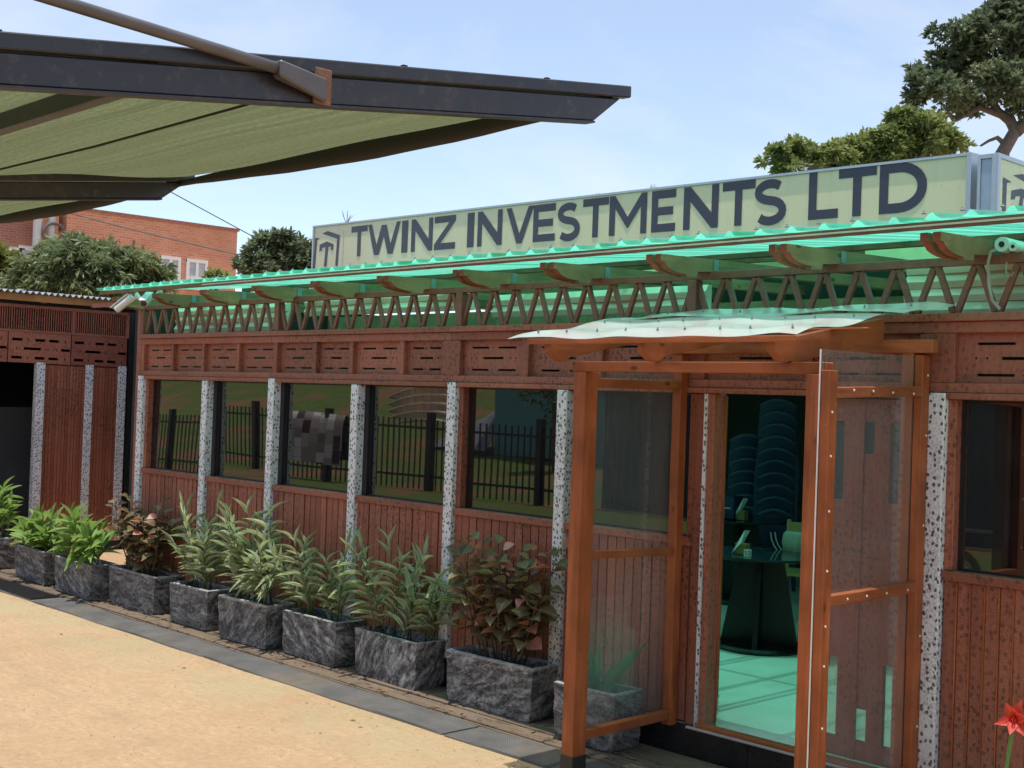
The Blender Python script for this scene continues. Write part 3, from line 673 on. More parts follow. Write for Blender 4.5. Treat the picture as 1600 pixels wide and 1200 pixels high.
ML = T(-4.52, 6.06, DZ) @ Matrix.Rotation(PI/2+aL, 4, 'Z')
dl = part('door', place(leaf_mesh(.66, DH, .03), ML), M['facade'], B); dl['label'] = 'open spotted door leaf swung inwards'
part('door_stile', place(MB().box(.645, .69, -.03, .03, 0, DH), ML), M['porch_z'], dl, .003)
part('door_stile', place(MB().box(0, .05, -.028, -.016, 0, DH), ML), M['porch_z'], dl, .003)
part('door_stile', place(MB().box(.28, .31, -.03, -.016, 0, DH), ML), M['porch_z'], dl, .003)
glaze(.66, DH, ML, dl)
MR = T(-3.205, 6.06, DZ)
dr = part('door', place(leaf_mesh(.66, DH, .03, True), MR), M['facade'], B); dr['label'] = 'shut spotted door leaf behind the clear side panel'
glaze(.66, DH, MR, dr, True)
for a_, b_ in ((-.66, -.62), (-.40, -.365), (-.05, -.0)): part('door_stile', place(MB().box(a_, b_, -.024, -.0155, 0, DH), MR), M['facade'], dr, .003)
part('door_head', MB().box(-4.58, -3.17, 5.99, 6.09, 2.05+.085, 2.134), M['facade'], B) if False else None
part('door_frame', MB().box(-4.56, -4.515, 5.985, 6.10, .2, 2.134), M['facade'], B, .004)
part('door_frame', MB().box(-3.205, -3.169, 5.985, 6.10, .2, 2.134), M['facade'], B, .004)
part('threshold', MB().box(-4.56, -3.17, 5.955, 6.02, .199, .224), M['porch_x'], B, .004)
part('threshold_edge', MB().box(-4.62, -3.17, 5.945, 5.971, .188, .202), M['alu'], B, .002)

# rolled film, cable roll and hook hung over the top chord at the right
t = thing('rolled_plastic_film', 'two rolled ends of plastic film with a hanging strap on the truss chord', 'film roll', (-2.80, 6.0, 2.845))
for dx, r in ((0, .036), (.07, .022)):
    c = onY(1571+dx*250, 386, 5.97); mb = MB()
    mb.tube([(c.x, 5.93, 2.848+r), (c.x, 6.55, 2.848+r)], r, 14); part('roll', mb, M['sheetroll'], t)
    part('core', MB().tube([(c.x, 5.926, 2.848+r), (c.x, 5.9295, 2.848+r)], r*.4, 10), M['void'], t)
cc = onY(1571, 386, 5.95)
pts = [(cc.x-.02, 5.95, 2.87), (cc.x-.07, 5.945, 2.855), (cc.x-.085, 5.95, 2.80), (cc.x-.08, 5.955, 2.70), (cc.x-.06, 5.955, 2.62), (cc.x-.02, 5.955, 2.575)]
mb = MB()
for a_, b_ in zip(pts[:-1], pts[1:]): mb.bar(a_, b_, .014, .003, (0, 1, 0))
part('strap', mb, M['strap'], t)
hx = onY(1573, 410, 5.955).x
pts = [(hx, 5.955, 2.80), (hx, 5.95, 2.755), (hx+.01, 5.945, 2.735), (hx+.028, 5.945, 2.73), (hx+.04, 5.945, 2.748)]
mb = MB()
for a_, b_ in zip(pts[:-1], pts[1:]): mb.bar(a_, b_, .003, .012, (0, 1, 0))
part('hook', mb, M['strap'], t)
# ================================================================== PORCH
Pc = thing('entrance_porch', 'varnished orange timber porch with clear side panels and a milky curved roof', 'porch', (-3.98, 5.5, 0))
def post(x0, x1, y0, y1, z0, z1): return part('post', MB().box(x0, x1, y0, y1, z0, z1), M['porch_z'], Pc, .004, seg=2)
for (x0, x1, y0, y1) in ((-4.785, -4.702, 5.08, 5.185), (-3.292, -3.219, 5.045, 5.165)):
    post(x0, x1, y0, y1, .13, 2.222)
    part('post_boot', MB().box(x0-.004, x1+.004, y0-.004, y1+.004, 0, .145), M['boot'], Pc, .003)
post(-4.765, -4.702, 5.905, 5.968, .19, 2.36); post(-3.282, -3.219, 5.885, 5.952, .19, 2.36)
def rail(x0, x1, y0, y1, za, zb, h): return part('rail', MB().bar((x0/2+x1/2, y0, za-h/2), (x0/2+x1/2, y1, zb-h/2), x1-x0, h), M['porch_y'], Pc, .003)
for za, zb, h in ((2.19, 2.195, .05), (1.245, 1.225, .042), (.272, .275, .052)): rail(-4.76, -4.71, 5.186, 5.904, za, zb, h)
for za, zb, h in ((2.165, 2.195, .05), (1.215, 1.22, .05), (.30, .30, .05)): rail(-3.211, -3.166, 5.112, 5.884, za, zb, h)
part('side_panel', MB().box(-4.790, -4.786, 5.10, 5.975, .21, 2.235), M['acrylic'], Pc)
for y0_, y1_, zt_ in ((5.041, 5.111, 2.24), (5.885, 5.955, 2.35)): part('stile', MB().box(-3.2115, -3.166, y0_, y1_, .10, zt_), M['porch_z'], Pc, .003)
mb = MB().add([(-3.2165, 5.04, .06), (-3.2165, 5.965, .06), (-3.2165, 5.965, 2.345), (-3.2165, 5.04, 2.335), (-3.2125, 5.04, .06), (-3.2125, 5.965, .06), (-3.2125, 5.965, 2.345), (-3.2125, 5.04, 2.335)],
     [(0,1,2,3),(7,6,5,4),(0,4,5,1),(1,5,6,2),(2,6,7,3),(3,7,4,0)])
sp = part('side_panel', mb, M['acrylic'], Pc)
part('edge_highlight', MB().box(-3.2175, -3.2120, 5.035, 5.0395, .06, 2.335), M['paper'], sp); part('edge_highlight', MB().box(-3.2165, -3.2125, 5.9655, 5.968, .06, 2.345), M['paper'], sp)  # white strips paint the bright highlight along the sheet's edges
for z in (.35, .62, .9, 1.08, 1.33, 1.6, 1.85, 2.05): part('screw', MB().lathe([(.006, 0), (.005, .003)], (0, 0, 0), 8), M['paper'], sp).matrix_basis = Matrix.Translation(V3((-3.1655, 5.07, z))-wloc(sp)) @ Matrix.Rotation(PI/2, 4, 'Y')
for y in (5.25, 5.42, 5.6, 5.8):
    for z in (1.19, 2.155): part('screw', MB().lathe([(.006, 0), (.005, .003)], (0, 0, 0), 8), M['paper'], sp).matrix_basis = Matrix.Translation(V3((-3.1655, y, z))-wloc(sp)) @ Matrix.Rotation(PI/2, 4, 'Y')
for z in (.5, .95, 1.5, 1.95, 2.25): part('screw', MB().lathe([(.006, 0), (.005, .003)], (0, 0, 0), 8), M['paper'], sp).matrix_basis = Matrix.Translation(V3((-3.1655, 5.935, z))-wloc(sp)) @ Matrix.Rotation(PI/2, 4, 'Y')
part('front_beam', MB().box(-4.80, -3.206, 5.075, 5.14, 2.223, 2.278), M['porch_x'], Pc, .005)
part('wall_beam', MB().box(-4.84, -3.12, 5.885, 5.95, 2.361, 2.428), M['porch_x'], Pc, .004)
# rafters with shaped noses
for i, rx in enumerate((-4.86, -4.20, -3.42)):
    yn = 4.94; h = .085 if i != 2 else .115
    def zt(y): return 2.362+.178*(y-4.9)
    pr = [(yn, zt(yn)), (yn, zt(yn)-.05)]
    for q in range(6):
        t = q/5; pr.append((yn+.01+.09*t, zt(yn)-.05-.045*math.sin(t*PI/2)))
    pr += [(yn+.13, zt(yn)-.088), (yn+.17, zt(yn+.17)-h-.01), (5.90, zt(5.9)-h), (5.90, zt(5.9))]
    part('rafter', MB().prism(pr, lambda u, v, t: (t, u, v), rx-.025, rx+.025), M['porch_y'], Pc, .003)
part('fascia', MB().box(-4.98, -3.27, 4.905, 4.925, 2.362, 2.392), M['porch_x'], Pc, .003)
part('batten', MB().box(-4.95, -3.2, 5.40, 5.44, 2.4480, 2.458), M['porch_x'], Pc, .003)
# curved milky sheets
def csheet(x0, x1, y0, y1, base, nx=40, ny=26, seed=0):
    mb = MB(); pts = []
    for j in range(ny+1):
        for i in range(nx+1):
            u = i/nx; v = j/ny; xx = x0+(x1-x0)*u; yy = y0+(y1-y0)*v
            yy += .02*math.sin(u*7+seed)*(1-v)
            z = base(u, yy) + .006*math.sin(xx*6.0+seed) + .004*math.sin(xx*13+yy*4)
            pts.append((xx, yy, z))
    mb.add(pts, [(j*(nx+1)+i, j*(nx+1)+i+1, (j+1)*(nx+1)+i+1, (j+1)*(nx+1)+i) for j in range(ny) for i in range(nx)])
    return mb
def prof(u, y):
    t = (y-4.82)/1.17
    z = 2.398 + .205*t + .010*math.sin(t*4*PI) - .015*max(0, .12-t)/.12
    if u > .94: z -= .012*((u-.94)/.06)
    if u < .05: z -= .012*((.05-u)/.05)
    return z+.003
c1 = part('roof_sheet', csheet(-5.08, -3.22, 4.83, 5.62, prof, seed=1), M['clear'], Pc, smooth=True)
c2 = part('roof_sheet', csheet(-5.02, -3.06, 5.50, 5.995, lambda u, y: prof(u, y)+.012, seed=3, ny=14), M['clear'], Pc, smooth=True)
for yy in (4.915, 5.42):
    for q in range(9):
        xx = -4.9+q*.2+random.uniform(-.03, .03)
        part('screw', MB().lathe([(.006, -.006), (.006, .004), (.003, .006), (.003, .012)], (xx, yy, prof(.5, yy)+.008), 8), M['zinc'], c1)
for q in range(7):
    xx = -4.8+q*.26; part('screw', MB().lathe([(.006, -.006), (.006, .004), (.003, .006), (.003, .012)], (xx, 5.88, prof(.5, 5.88)+.02), 8), M['zinc'], c2)

# ================================================================== SIGN BOXES
SR = V3((-3.997, 8.0, 3.797)); SL_ = at(490, 353, 15.3)
sdir = V3((SL_.x-SR.x, SL_.y-SR.y, 0)); SLEN = sdir.length; sdir /= SLEN      # points to the far (left) end
snor = V3((sdir.y, -sdir.x, 0))
if snor.y > 0: snor = -snor
def on_sign(x, y):
    d = ray(x, y); k = (SR-CAM).dot(snor)/d.dot(snor); p = CAM+d*k; return (p-SR).dot(sdir), p.z
def sp3(s, z, off=0.): p = SR + sdir*s + snor*off; return (p.x, p.y, z)
zR, zL = SR.z, on_sign(490, 353)[1]
def ztop_s(s): return zR+(zL-zR)*s/SLEN
BOT = 3.08
S1 = thing('sign_box', 'long pale sign box lettered TWINZ INVESTMENTS LTD on the roof', 'sign', (SR.x*.5+SL_.x*.5, SR.y*.5+SL_.y*.5, BOT))
def sbox(s0, s1, z0f, z1f, o0, o1):
    P = [sp3(s, (z0f(s) if callable(z0f) else z0f), o) for o in (o0, o1) for s in (s0, s1)] + [sp3(s, (z1f(s) if callable(z1f) else z1f), o) for o in (o0, o1) for s in (s0, s1)]
    return MB().add(P, [(0,1,3,2),(4,6,7,5),(0,4,5,1),(1,5,7,3),(3,7,6,2),(2,6,4,0)])
part('sign_panel', sbox(.035, SLEN-.03, BOT+.03, lambda s: ztop_s(s)-.018, -.20, 0.0), M['signface'], S1)
part('edge_frame', sbox(0, SLEN, lambda s: ztop_s(s)-.018, ztop_s, -.24, .012), M['alu'], S1)
part('edge_frame', sbox(0, SLEN, BOT, BOT+.03, -.24, .012), M['alu'], S1)
part('edge_frame', sbox(0, .035, BOT+.03, lambda s: ztop_s(s)-.019, -.24, .012), M['alu'], S1)
part('edge_frame', sbox(SLEN-.03, SLEN, BOT+.03, lambda s: ztop_s(s)-.019, -.24, .012), M['alu'], S1)
part('back_panel', sbox(.02, SLEN-.02, BOT+.02, lambda s: ztop_s(s)-.02, -.235, -.21), M['alu2'], S1)
part('joint_line', sbox(on_sign(536, 390)[0]-.006, on_sign(536, 390)[0]+.006, BOT+.03, lambda s: ztop_s(s)-.09, 0.001, .004), M['alu'], S1)
for xx in (.5, SLEN*.33, SLEN*.66, SLEN-.5):
    part('strut', MB().bar(sp3(xx, 2.98, -.12), sp3(xx, BOT+.01, -.12), .05, .05), M['alu'], S1)
# letters: outlines in a unit box, w wide, 1 high, t = stroke (vertical stems), h = stroke (horizontals)
def glyph(ch, w, t, h):
    if ch == 'T': return [[(0,1-h),(w/2-t/2,1-h),(w/2+t/2,1-h),(w,1-h),(w,1),(0,1)], [(w/2-t/2,0),(w/2+t/2,0),(w/2+t/2,1-h),(w/2-t/2,1-h)]]
    if ch == 'I': return [[(0,0),(w,0),(w,1),(0,1)]]
    if ch == 'L': return [[(0,0),(w,0),(w,h),(t,h),(t,1),(0,1)]]
    if ch == 'N': return [[(0,0),(t,0),(t,.66),(w-t,0),(w,0),(w,1),(w-t,1),(w-t,.36),(t,1),(0,1)]]
    if ch == 'Z': return [[(0,0),(w,0),(w,h),(t*1.5,h),(w,1-h*.85),(w,1),(0,1),(0,1-h),(w-t*1.5,1-h),(0,h*.85)]]
    if ch == 'V': return [[(w/2-t*.52,0),(w/2+t*.52,0),(w,1),(w-t*1.08,1),(w/2,.27),(t*1.08,1),(0,1)]]
    if ch == 'W':
        return [[(.215*w,0),(.36*w,0),(.5*w,.60),(.64*w,0),(.785*w,0),(w,1),(w-t*1.0,1),(.715*w,.32),(.575*w,.94),(.425*w,.94),(.285*w,.32),(t*1.0,1),(0,1)]]
    if ch == 'M': return [[(0,0),(t,0),(t,.68),(w/2-.02,.17),(w/2+.02,.17),(w-t,.68),(w-t,0),(w,0),(w,1),(w-t*.9,1),(w/2,.44),(t*.9,1),(0,1)]]
    if ch == 'E': return [[(0,0),(w,0),(w,h),(t,h),(t,.5-h/2),(w*.9,.5-h/2),(w*.9,.5+h/2),(t,.5+h/2),(t,1-h),(w,1-h),(w,1),(0,1)]]
    out = []
    if ch == 'D':
        out.append([(0,0),(t,0),(t,1),(0,1)]); a, n = w*.42, 14
        o = [(t,1)]+[(a+(w-a)*math.sin(PI*k/n), .5+.5*math.cos(PI*k/n)) for k in range(n+1)]+[(t,0)]
        i = [(t,1-h)]+[(a+(w-a-t)*math.sin(PI*k/n), .5+(.5-h)*math.cos(PI*k/n)) for k in range(n+1)]+[(t,h)]
        for k in range(len(o)-1): out.append([i[k], i[k+1], o[k+1], o[k]])
    if ch == 'S':
        c = []; rx = w/2-t/2; r1 = .235-h*.28; r2 = .265-h*.22
        for k in range(13): q = math.radians(38+ (250-38)*k/12); c.append((w/2+rx*.93*math.cos(q), .5+r1+.008+r1*math.sin(q)))
        for k in range(13): q = math.radians(70-(70+142)*k/12); c.append((w/2+rx*math.cos(q), .5-r2-.008+r2*math.sin(q)))
        L = []
        for k, p in enumerate(c):
            a_, b_ = c[max(k-1,0)], c[min(k+1,len(c)-1)]; d = (b_[0]-a_[0], b_[1]-a_[1]); l = math.hypot(*d) or 1
            nx_, ny_ = -d[1]/l, d[0]/l; L.append(((p[0]+nx_*t/2, p[1]+ny_*h/2), (p[0]-nx_*t/2, p[1]-ny_*h/2)))
        for k in range(len(L)-1): out.append([L[k][0], L[k+1][0], L[k+1][1], L[k][1]])
    return out
LET = [('T',549,574),('W',575,625.5),('I',628,637.5),('N',643,676.5),('Z',679,712),('I',730.5,741),('N',746.5,785),('V',791,834),('E',833.5,868),('S',870.5,907),('T',911,951),('M',952.5,1011),('E',1018.5,1056),('N',1068.5,1123),('T',1129,1180),('S',1178,1229.5),('L',1264,1310.5),('T',1310.5,1369.5),('D',1374.5,1449)]
sTa, zTa = on_sign(549, 354.5); sTb, zTb = on_sign(1380, 257); sBa, zBa = on_sign(554, 401); sBb, zBb = on_sign(1374, 335)
def let_top(s): return zTa+(zTb-zTa)*(s-sTa)/(sTb-sTa)
def let_bot(s): return zBa+(zBb-zBa)*(s-sBa)/(sBb-sBa)
for ch, xa, xb in LET:
    ym = lambda x: ((354.5-(x-549)*.1173)+(401-(x-554)*.0805))/2
    sa, sb = on_sign(xa, ym(xa))[0], on_sign(xb, ym(xb))[0]; w_ = abs(sa-sb); hh = let_top((sa+sb)/2)-let_bot((sa+sb)/2)
    tt, th = .212, .195
    mb = MB()
    for poly in glyph(ch, w_/hh, tt if ch != 'I' else w_/hh, th):
        n = len(mb.v); P = []
        for u, v in poly:
            s = sa-u*hh; P.append(sp3(s, let_bot(s)+(let_top(s)-let_bot(s))*v, .004))
        mb.add(P, [tuple(range(len(P)))])
    part('letter', mb, M['ink'], S1)
def sign_poly(name, pts, parent=S1):
    P = []
    for x, y in pts: s, z = on_sign(x, y); P.append(sp3(s, z, .004))
    return part(name, MB().add(P, [tuple(range(len(P)))]), M['ink'], parent)
k = 480; q = lambda a, b: (480+a/6.154, 320+b/6.154)
sign_poly('logo_bar', [q(60,616), q(76,616), q(97,340), q(125,325), q(76,316)])
sign_poly('logo_bar', [q(148,277), q(200,252), q(316,292), q(292,606), q(270,610), q(290,325)])
sign_poly('logo_mark', [q(118,447), q(122,385), q(192,352), q(256,378), q(250,438), q(228,430), q(230,402), q(204,402), q(186,596), q(162,592), q(180,404), q(142,415), q(140,440)])

S2x = onY(1556, 300, 7.86)
S2 = thing('sign_box', 'second sign box at right edge, its logo face turned to the side', 'sign', (S2x.x-.15, 8.6, BOT))
z2 = onY(1556, 239, 7.86).z
xl = onY(1527, 300, 7.86).x
part('end_panel', MB().box(xl+.02, S2x.x-.03, 7.862, 7.90, BOT, z2-.03), M['alu2'], S2, .003)
for a_, b_ in ((xl, xl+.02), (S2x.x-.03, S2x.x)): part('edge_frame', MB().box(a_, b_, 7.852, 10.4, BOT, z2), M['alu'], S2, .002)
part('edge_frame', MB().box(xl+.021, S2x.x-.031, 7.854, 10.4, z2-.029, z2-.001), M['alu'], S2)
part('sign_panel', MB().box(S2x.x+.0005, S2x.x+.006, 7.89, 10.39, BOT, z2-.03), M['signface'], S2)
part('edge_frame', MB().box(S2x.x+.0005, S2x.x+.014, 7.855, 10.4, z2-.029, z2), M['alu'], S2)
part('edge_frame', MB().box(S2x.x+.0005, S2x.x+.014, 7.855, 7.889, BOT, z2-.0295), M['alu'], S2)
def s2poly(name, pts):
    P = [tuple(onX(x, y, S2x.x+.0095)) for x, y in pts]; return part(name, MB().add(P, [tuple(range(len(P)))]), M['ink'], S2)
g2 = lambda a, b: (1500+a/9.6, 220+b/9.6)
s2poly('logo_bar', [g2(635,1060), g2(688,1060), g2(705,630), g2(778,618), g2(652,545)])
s2poly('logo_bar', [g2(806,515), g2(940,498), g2(1100,590), g2(1080,1060), g2(1030,1060), g2(1040,650)])
s2poly('logo_mark', [g2(768,880), g2(778,742), g2(930,718), g2(1010,760), g2(1000,900), g2(965,880), g2(950,830), g2(935,1050), g2(885,1050), g2(908,825), g2(832,838), g2(824,880)])
for yy in (8.1, 10.1): part('strut', MB().box(xl+.1, xl+.15, yy, yy+.05, 2.98, BOT+.01), M['alu'], S2)

# ================================================================== SIDE PAVILION (left wing)
WX = -15.06
Wg = thing('side_pavilion', 'brown pavilion wing at the far left with lattice top and a dark opening', 'pavilion', (WX, 6.6, 0))
fxw = lambda u, v, t: (t, u, v)
WY = [(5.2-.15, .1), (6.56, .105), (7.18, .10), (7.61, .11)]
for y0, wd in WY[1:]: part('spotted_post', MB().box(WX-.06, WX+.03, y0, y0+wd, .12, 2.31), M['post'], Wg, .005)
pm = MB().box(-.014, .014, -.5, .5, 0, 1).mesh('plank', M['facade'])
for a, b in ((6.665, 7.18), (7.28, 7.61)):
    bk = part('wall_panel', MB().box(WX-.05, WX-.02, a, b, .12, 2.30), M['facade'], Wg)
    n = round((b-a)/.04); wd = (b-a)/n
    for k in range(n): inst('plank', pm, bk, T(WX-.004+random.uniform(-.003, .003), a+wd*(k+.5), .13) @ Matrix.Diagonal((1, wd-.005, 2.15, 1)))
def slots_w(y0, y1):
    W_ = y1-y0; q = lambda s: y0+W_*s
    r1 = [(q(.05), q(.22), 0), (q(.30), q(.30)+.012, 0), (q(.42), q(.58), 0), (q(.64), q(.8), 0), (q(.9), q(.9)+.012, 0)]
    r2 = [(q(.12), q(.12)+.01, 0), (q(.16), q(.16)+.01, 0), (q(.24), q(.52), 0), (q(.58), q(.58)+.01, 0), (q(.62), q(.62)+.01, 0), (q(.72), q(.72)+.01, 0), (q(.76), q(.76)+.01, 0), (q(.84), q(.99), 0)]
    return [(2.36, .032, r1), (2.47, .032, r2), (2.575, .032, r1)]
for a, b in ((4.5, 5.35), (5.36, 6.20), (6.21, 6.98), (6.99, 7.72)):
    mb = MB(); slotted(mb, a, b-.004, 2.30, 2.665, WX-.012, WX+.012, slots_w(a, b), fxw); part('slotted_panel', mb, M['facade'], Wg)
for a, b, z0, z1 in ((4.5, 7.74, 2.666, 2.695), (4.5, 7.74, 2.955, 2.995)): part('lattice_rail', MB().box(WX-.02, WX+.02, a, b, z0, z1), M['facade'], Wg, .003)
for yy in (6.985, 7.70, 5.36): part('lattice_post', MB().box(WX-.02, WX+.022, yy, yy+.035, 2.666, 2.954), M['facade'], Wg)
lm = MB().box(-.008, .008, -.006, .006, 0, 1).mesh('lattice_bar', M['facade'])
for k in range(112): inst('lattice_bar', lm, Wg, T(WX, 4.53+k*.0285, 2.696) @ Matrix.Diagonal((1, 1, .258, 1)))
# dark rooms behind the wing and the passage beside it
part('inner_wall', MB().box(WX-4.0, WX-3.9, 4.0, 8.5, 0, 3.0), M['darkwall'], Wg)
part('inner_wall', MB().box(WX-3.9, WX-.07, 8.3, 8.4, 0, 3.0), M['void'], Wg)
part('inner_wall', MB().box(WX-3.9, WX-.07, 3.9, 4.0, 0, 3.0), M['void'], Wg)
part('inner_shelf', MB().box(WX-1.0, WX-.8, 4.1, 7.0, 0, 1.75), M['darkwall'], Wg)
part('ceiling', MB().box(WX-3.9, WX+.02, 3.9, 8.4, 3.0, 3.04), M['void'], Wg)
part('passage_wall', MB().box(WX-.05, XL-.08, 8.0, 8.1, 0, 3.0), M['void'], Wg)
part('passage_shade_slab', MB().box(-13.2, XL-.08, 6.9, 8.1, 2.84, 2.88), M['void'], Wg)
part('passage_shade_slab', MB().box(-12.05, XL-.08, 6.12, 6.89, 2.84, 2.88), M['void'], Wg)  # slab added to shade the sunlit ground in the passage
part('passage_dark_panel', MB().box(-11.78, XL-.055, 6.12, 6.16, 0, 2.84), M['void'], Wg)  # near-black panel added to stand for the dark of the passage
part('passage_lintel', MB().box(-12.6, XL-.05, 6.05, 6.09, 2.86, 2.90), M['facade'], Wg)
part('end_board', MB().box(WX-.03, WX+.03, 7.74, 7.80, 0, 3.0), M['black'], Wg)
part('fascia', MB().box(WX+.09, WX+.12, 3.9, 8.0, 3.03, 3.115), M['fascia'], Wg, .003)
mb = MB(); n = 300; ys = [3.9+4.2*q/n for q in range(n+1)]
for xx, dz in ((WX+.2, 0), (WX-2.0, .12), (WX-4.2, .26)):
    for yy in ys: mb.v.append((xx, yy, 3.13+dz+.018*math.sin(yy*2*PI/.076)))
mb.f = [(j*(n+1)+q, (j+1)*(n+1)+q, (j+1)*(n+1)+q+1, j*(n+1)+q+1) for j in range(2) for q in range(n)]
part('metal_roof', mb, M['galv'], Wg)
for yy in (4.6, 5.6, 6.6, 7.6): part('rafter', MB().bar((WX-1.5, yy, 3.08), (WX+.088, yy, 3.055), .05, .07), M['porch_y'], Wg)

# security cameras under the left end of the eave
def seccam(label, pm_, p, d, hooded):
    t = thing('security_camera', label, 'camera', p, 'security cameras at the corner'); d = V3(d).normalized(); p = V3(p)
    side = d.cross(V3((0,0,1))).normalized(); up = side.cross(d)
    part('body', MB().tube([p-d*.10, p-d*.095, p+d*.09, p+d*.10], [.026, .036, .036, .034], 14), M['camw'], t, smooth=False)
    part('lens', MB().tube([p+d*.1005, p+d*.104], .030, 14), M['lens'], t)
    part('hood', MB().obox(p+up*.041+d*.02, d*.105, side*.034, up*.004), M['camw'], t)
    a = V3(pm_); part('mount', MB().tube([p-up*.03-d*.02 if hooded else p-d*.08, (p+a)/2+V3((0,0,-.02)), a], [.012, .012, .018], 10), M['camw'], t)
    part('base', MB().tube([a, a+(a-p).normalized()*.02], .035, 14), M['camw'], t)
c1_ = onY(194, 474, 5.62); c2_ = onY(200, 467, 5.62)
seccam('small white bullet camera hanging downwards at the left eave corner', (c1_.x+.12, 5.68, 2.89), (c1_.x+.02, 5.61, 2.825), (-.60, -.45, -.60), False)
seccam('small white bullet camera facing outwards at the left eave corner', (c1_.x+.40, 5.76, 2.93), (c1_.x+.36, 5.66, 2.85), (.62, -.66, -.42), True)
# ================================================================== PARKING SHADE CANOPY
Cn = thing('parking_canopy', 'black steel cantilever shade canopy with green shade cloth at upper left', 'canopy', (-5.6, -1.0, 0))
KS = .76      # size of the canopy
def zarm(y): return 2.05+KS*(.834+.139*(y/KS-1.208))
AX = [-3.05*KS, -6.1*KS, -9.15*KS]
for i, ax in enumerate(AX):
    yb, ye = -1.0, 3.475*KS
    a = part('arm', MB().add([], []).prism([(yb, zarm(yb)-.035), (yb, zarm(yb)-.092), (3.29*KS, zarm(3.29*KS)-.101), (3.43*KS, zarm(3.43*KS)-.035)], lambda u, v, t: (t, u, v), ax-.025, ax+.002), M['steel'], Cn, .004)
    part('arm_flange', MB().prism([(yb, zarm(yb)-.092), (yb, zarm(yb)-.096), (3.29*KS, zarm(3.29*KS)-.106), (3.29*KS, zarm(3.29*KS)-.101)], lambda u, v, t: (t, u, v), ax-.027, ax+.007), M['steel'], a)
    part('arm_cap', MB().prism([(yb, zarm(yb)), (yb, zarm(yb)-.032), (ye, zarm(ye)-.032), (ye, zarm(ye))], lambda u, v, t: (t, u, v), ax-.022, ax+.010), M['steel'], Cn, .003)
    part('mast', MB().box(ax-.07, ax+.05, -1.07, -.95, 0, 2.95), M['steel'], Cn, .004)
    if i == 0 or i > 1:
        pts = [(ax+.032, -.93, 2.845), (ax+.032, 0., 2.81), (ax+.032, 1.37, 2.737), (ax+.03, 1.50, 2.730)]
        r = part('tie_rod', MB().tube(pts, .0125, 12), M['rod'], Cn, smooth=True)
        part('flat_end', MB().add([(ax+.016, 1.485, 2.747), (ax+.048, 1.485, 2.747), (ax+.048, 1.485, 2.712), (ax+.016, 1.485, 2.712), (ax+.013, 1.624, 2.737), (ax+.023, 1.624, 2.737), (ax+.023, 1.624, 2.685), (ax+.013, 1.624, 2.685)],
             [(0,3,2,1),(4,5,6,7),(0,1,5,4),(1,2,6,5),(2,3,7,6),(3,0,4,7)]), M['rod'], r, .004)
        part('plate', MB().box(ax+.003, ax+.0125, 1.597, 1.642, 2.681, 2.760), M['rust'], r, .002)
for yy in (-.6, .4, 1.22): part('purlin', MB().box(AX[-1], AX[0]-.028, yy, yy+.03, zarm(yy)-.075, zarm(yy)-.03), M['steel'], Cn, .003)
mb = MB(); nx, ny = 84, 40; pts = []
for j in range(ny+1):
    for i in range(nx+1):
        xx = AX[-1]+(AX[0]-.01-AX[-1])*i/nx; yy = -1.0+(3.43*KS+1.0)*j/ny
        ph = ((xx-AX[0])/(3.05*KS)) % 1.0; sag = .02*math.sin(PI*ph)*(max(0, j/ny-.3)**1.5)
        pts.append((xx, yy, zarm(yy)-.016-sag+.006*math.sin(yy*9+xx)+.004*math.sin(xx*5)))
mb.add(pts, [(j*(nx+1)+i, j*(nx+1)+i+1, (j+1)*(nx+1)+i+1, (j+1)*(nx+1)+i) for j in range(ny) for i in range(nx)])
cl = part('shade_cloth', mb, M['cloth'], Cn, smooth=True)
for k in range(len(AX)-1):     # hem rolled round the front cable between arms
    p = []; 
    for q in range(19):
        t = q/18; xx = AX[k]-.02+(AX[k+1]-AX[k]-.0)*t
        p.append((xx, 3.40*KS, zarm(3.4*KS)-.038-.008*math.sin(PI*t)))
    part('hem', MB().tube(p, [.014+.020*math.sin(PI*min(1, max(0, q/18*1.1-.02)))+.0012*math.sin(q*1.7) for q in range(19)], 10), M['hem'], cl, smooth=True)
part('cable', MB().tube([(AX[0]-.06, 1.67, zarm(1.67)-.04), (AX[0]-1.2, 1.68, zarm(1.67)-.045), (AX[1], 1.67, zarm(1.67)-.04), (AX[2], 1.67, zarm(1.67)-.04)], .0035, 6), M['hem'], Cn)
for q in range(7):      # ties and leaf litter along the top of the near arm
    yy = -.5+q*.47; part('cable_tie', MB().box(AX[0]-.012, AX[0]+.0, yy, yy+.012, zarm(yy)+.0005, zarm(yy)+.006), M['hem'], Cn)

# ================================================================== PLANTERS AND PLANTS
PLN = [(-14.62, -13.77, 5.66, 0., 'leftmost concrete planter box, cut by the left edge'), (-13.30, -12.46, 5.62, -.05, 'small streaked planter box, second from the left'),
       (-12.22, -11.36, 5.57, -.03, 'pale streaked planter box, third from the left, holding broad green ginger'), (-11.26, -10.36, 5.67, -.01, 'dark planter box holding the far copper-leaved plant'),
       (-10.08, -9.45, 5.655, .01, 'short planter with vertical white streaks just right of the far copper plant'), (-9.23, -8.53, 5.63, .03, 'planter box holding the tallest variegated ginger'),
       (-8.40, -7.68, 5.69, -.01, 'planter box third to the left of the porch'), (-7.49, -6.75, 5.70, -.03, 'planter box with a pale brushed corner next to the largest dark planter'),
       (-6.47, -5.66, 5.71, .03, 'largest dark rough planter nearest the porch'), (-5.38, -4.90, 5.62, .05, 'planter box behind the left clear porch panel')]
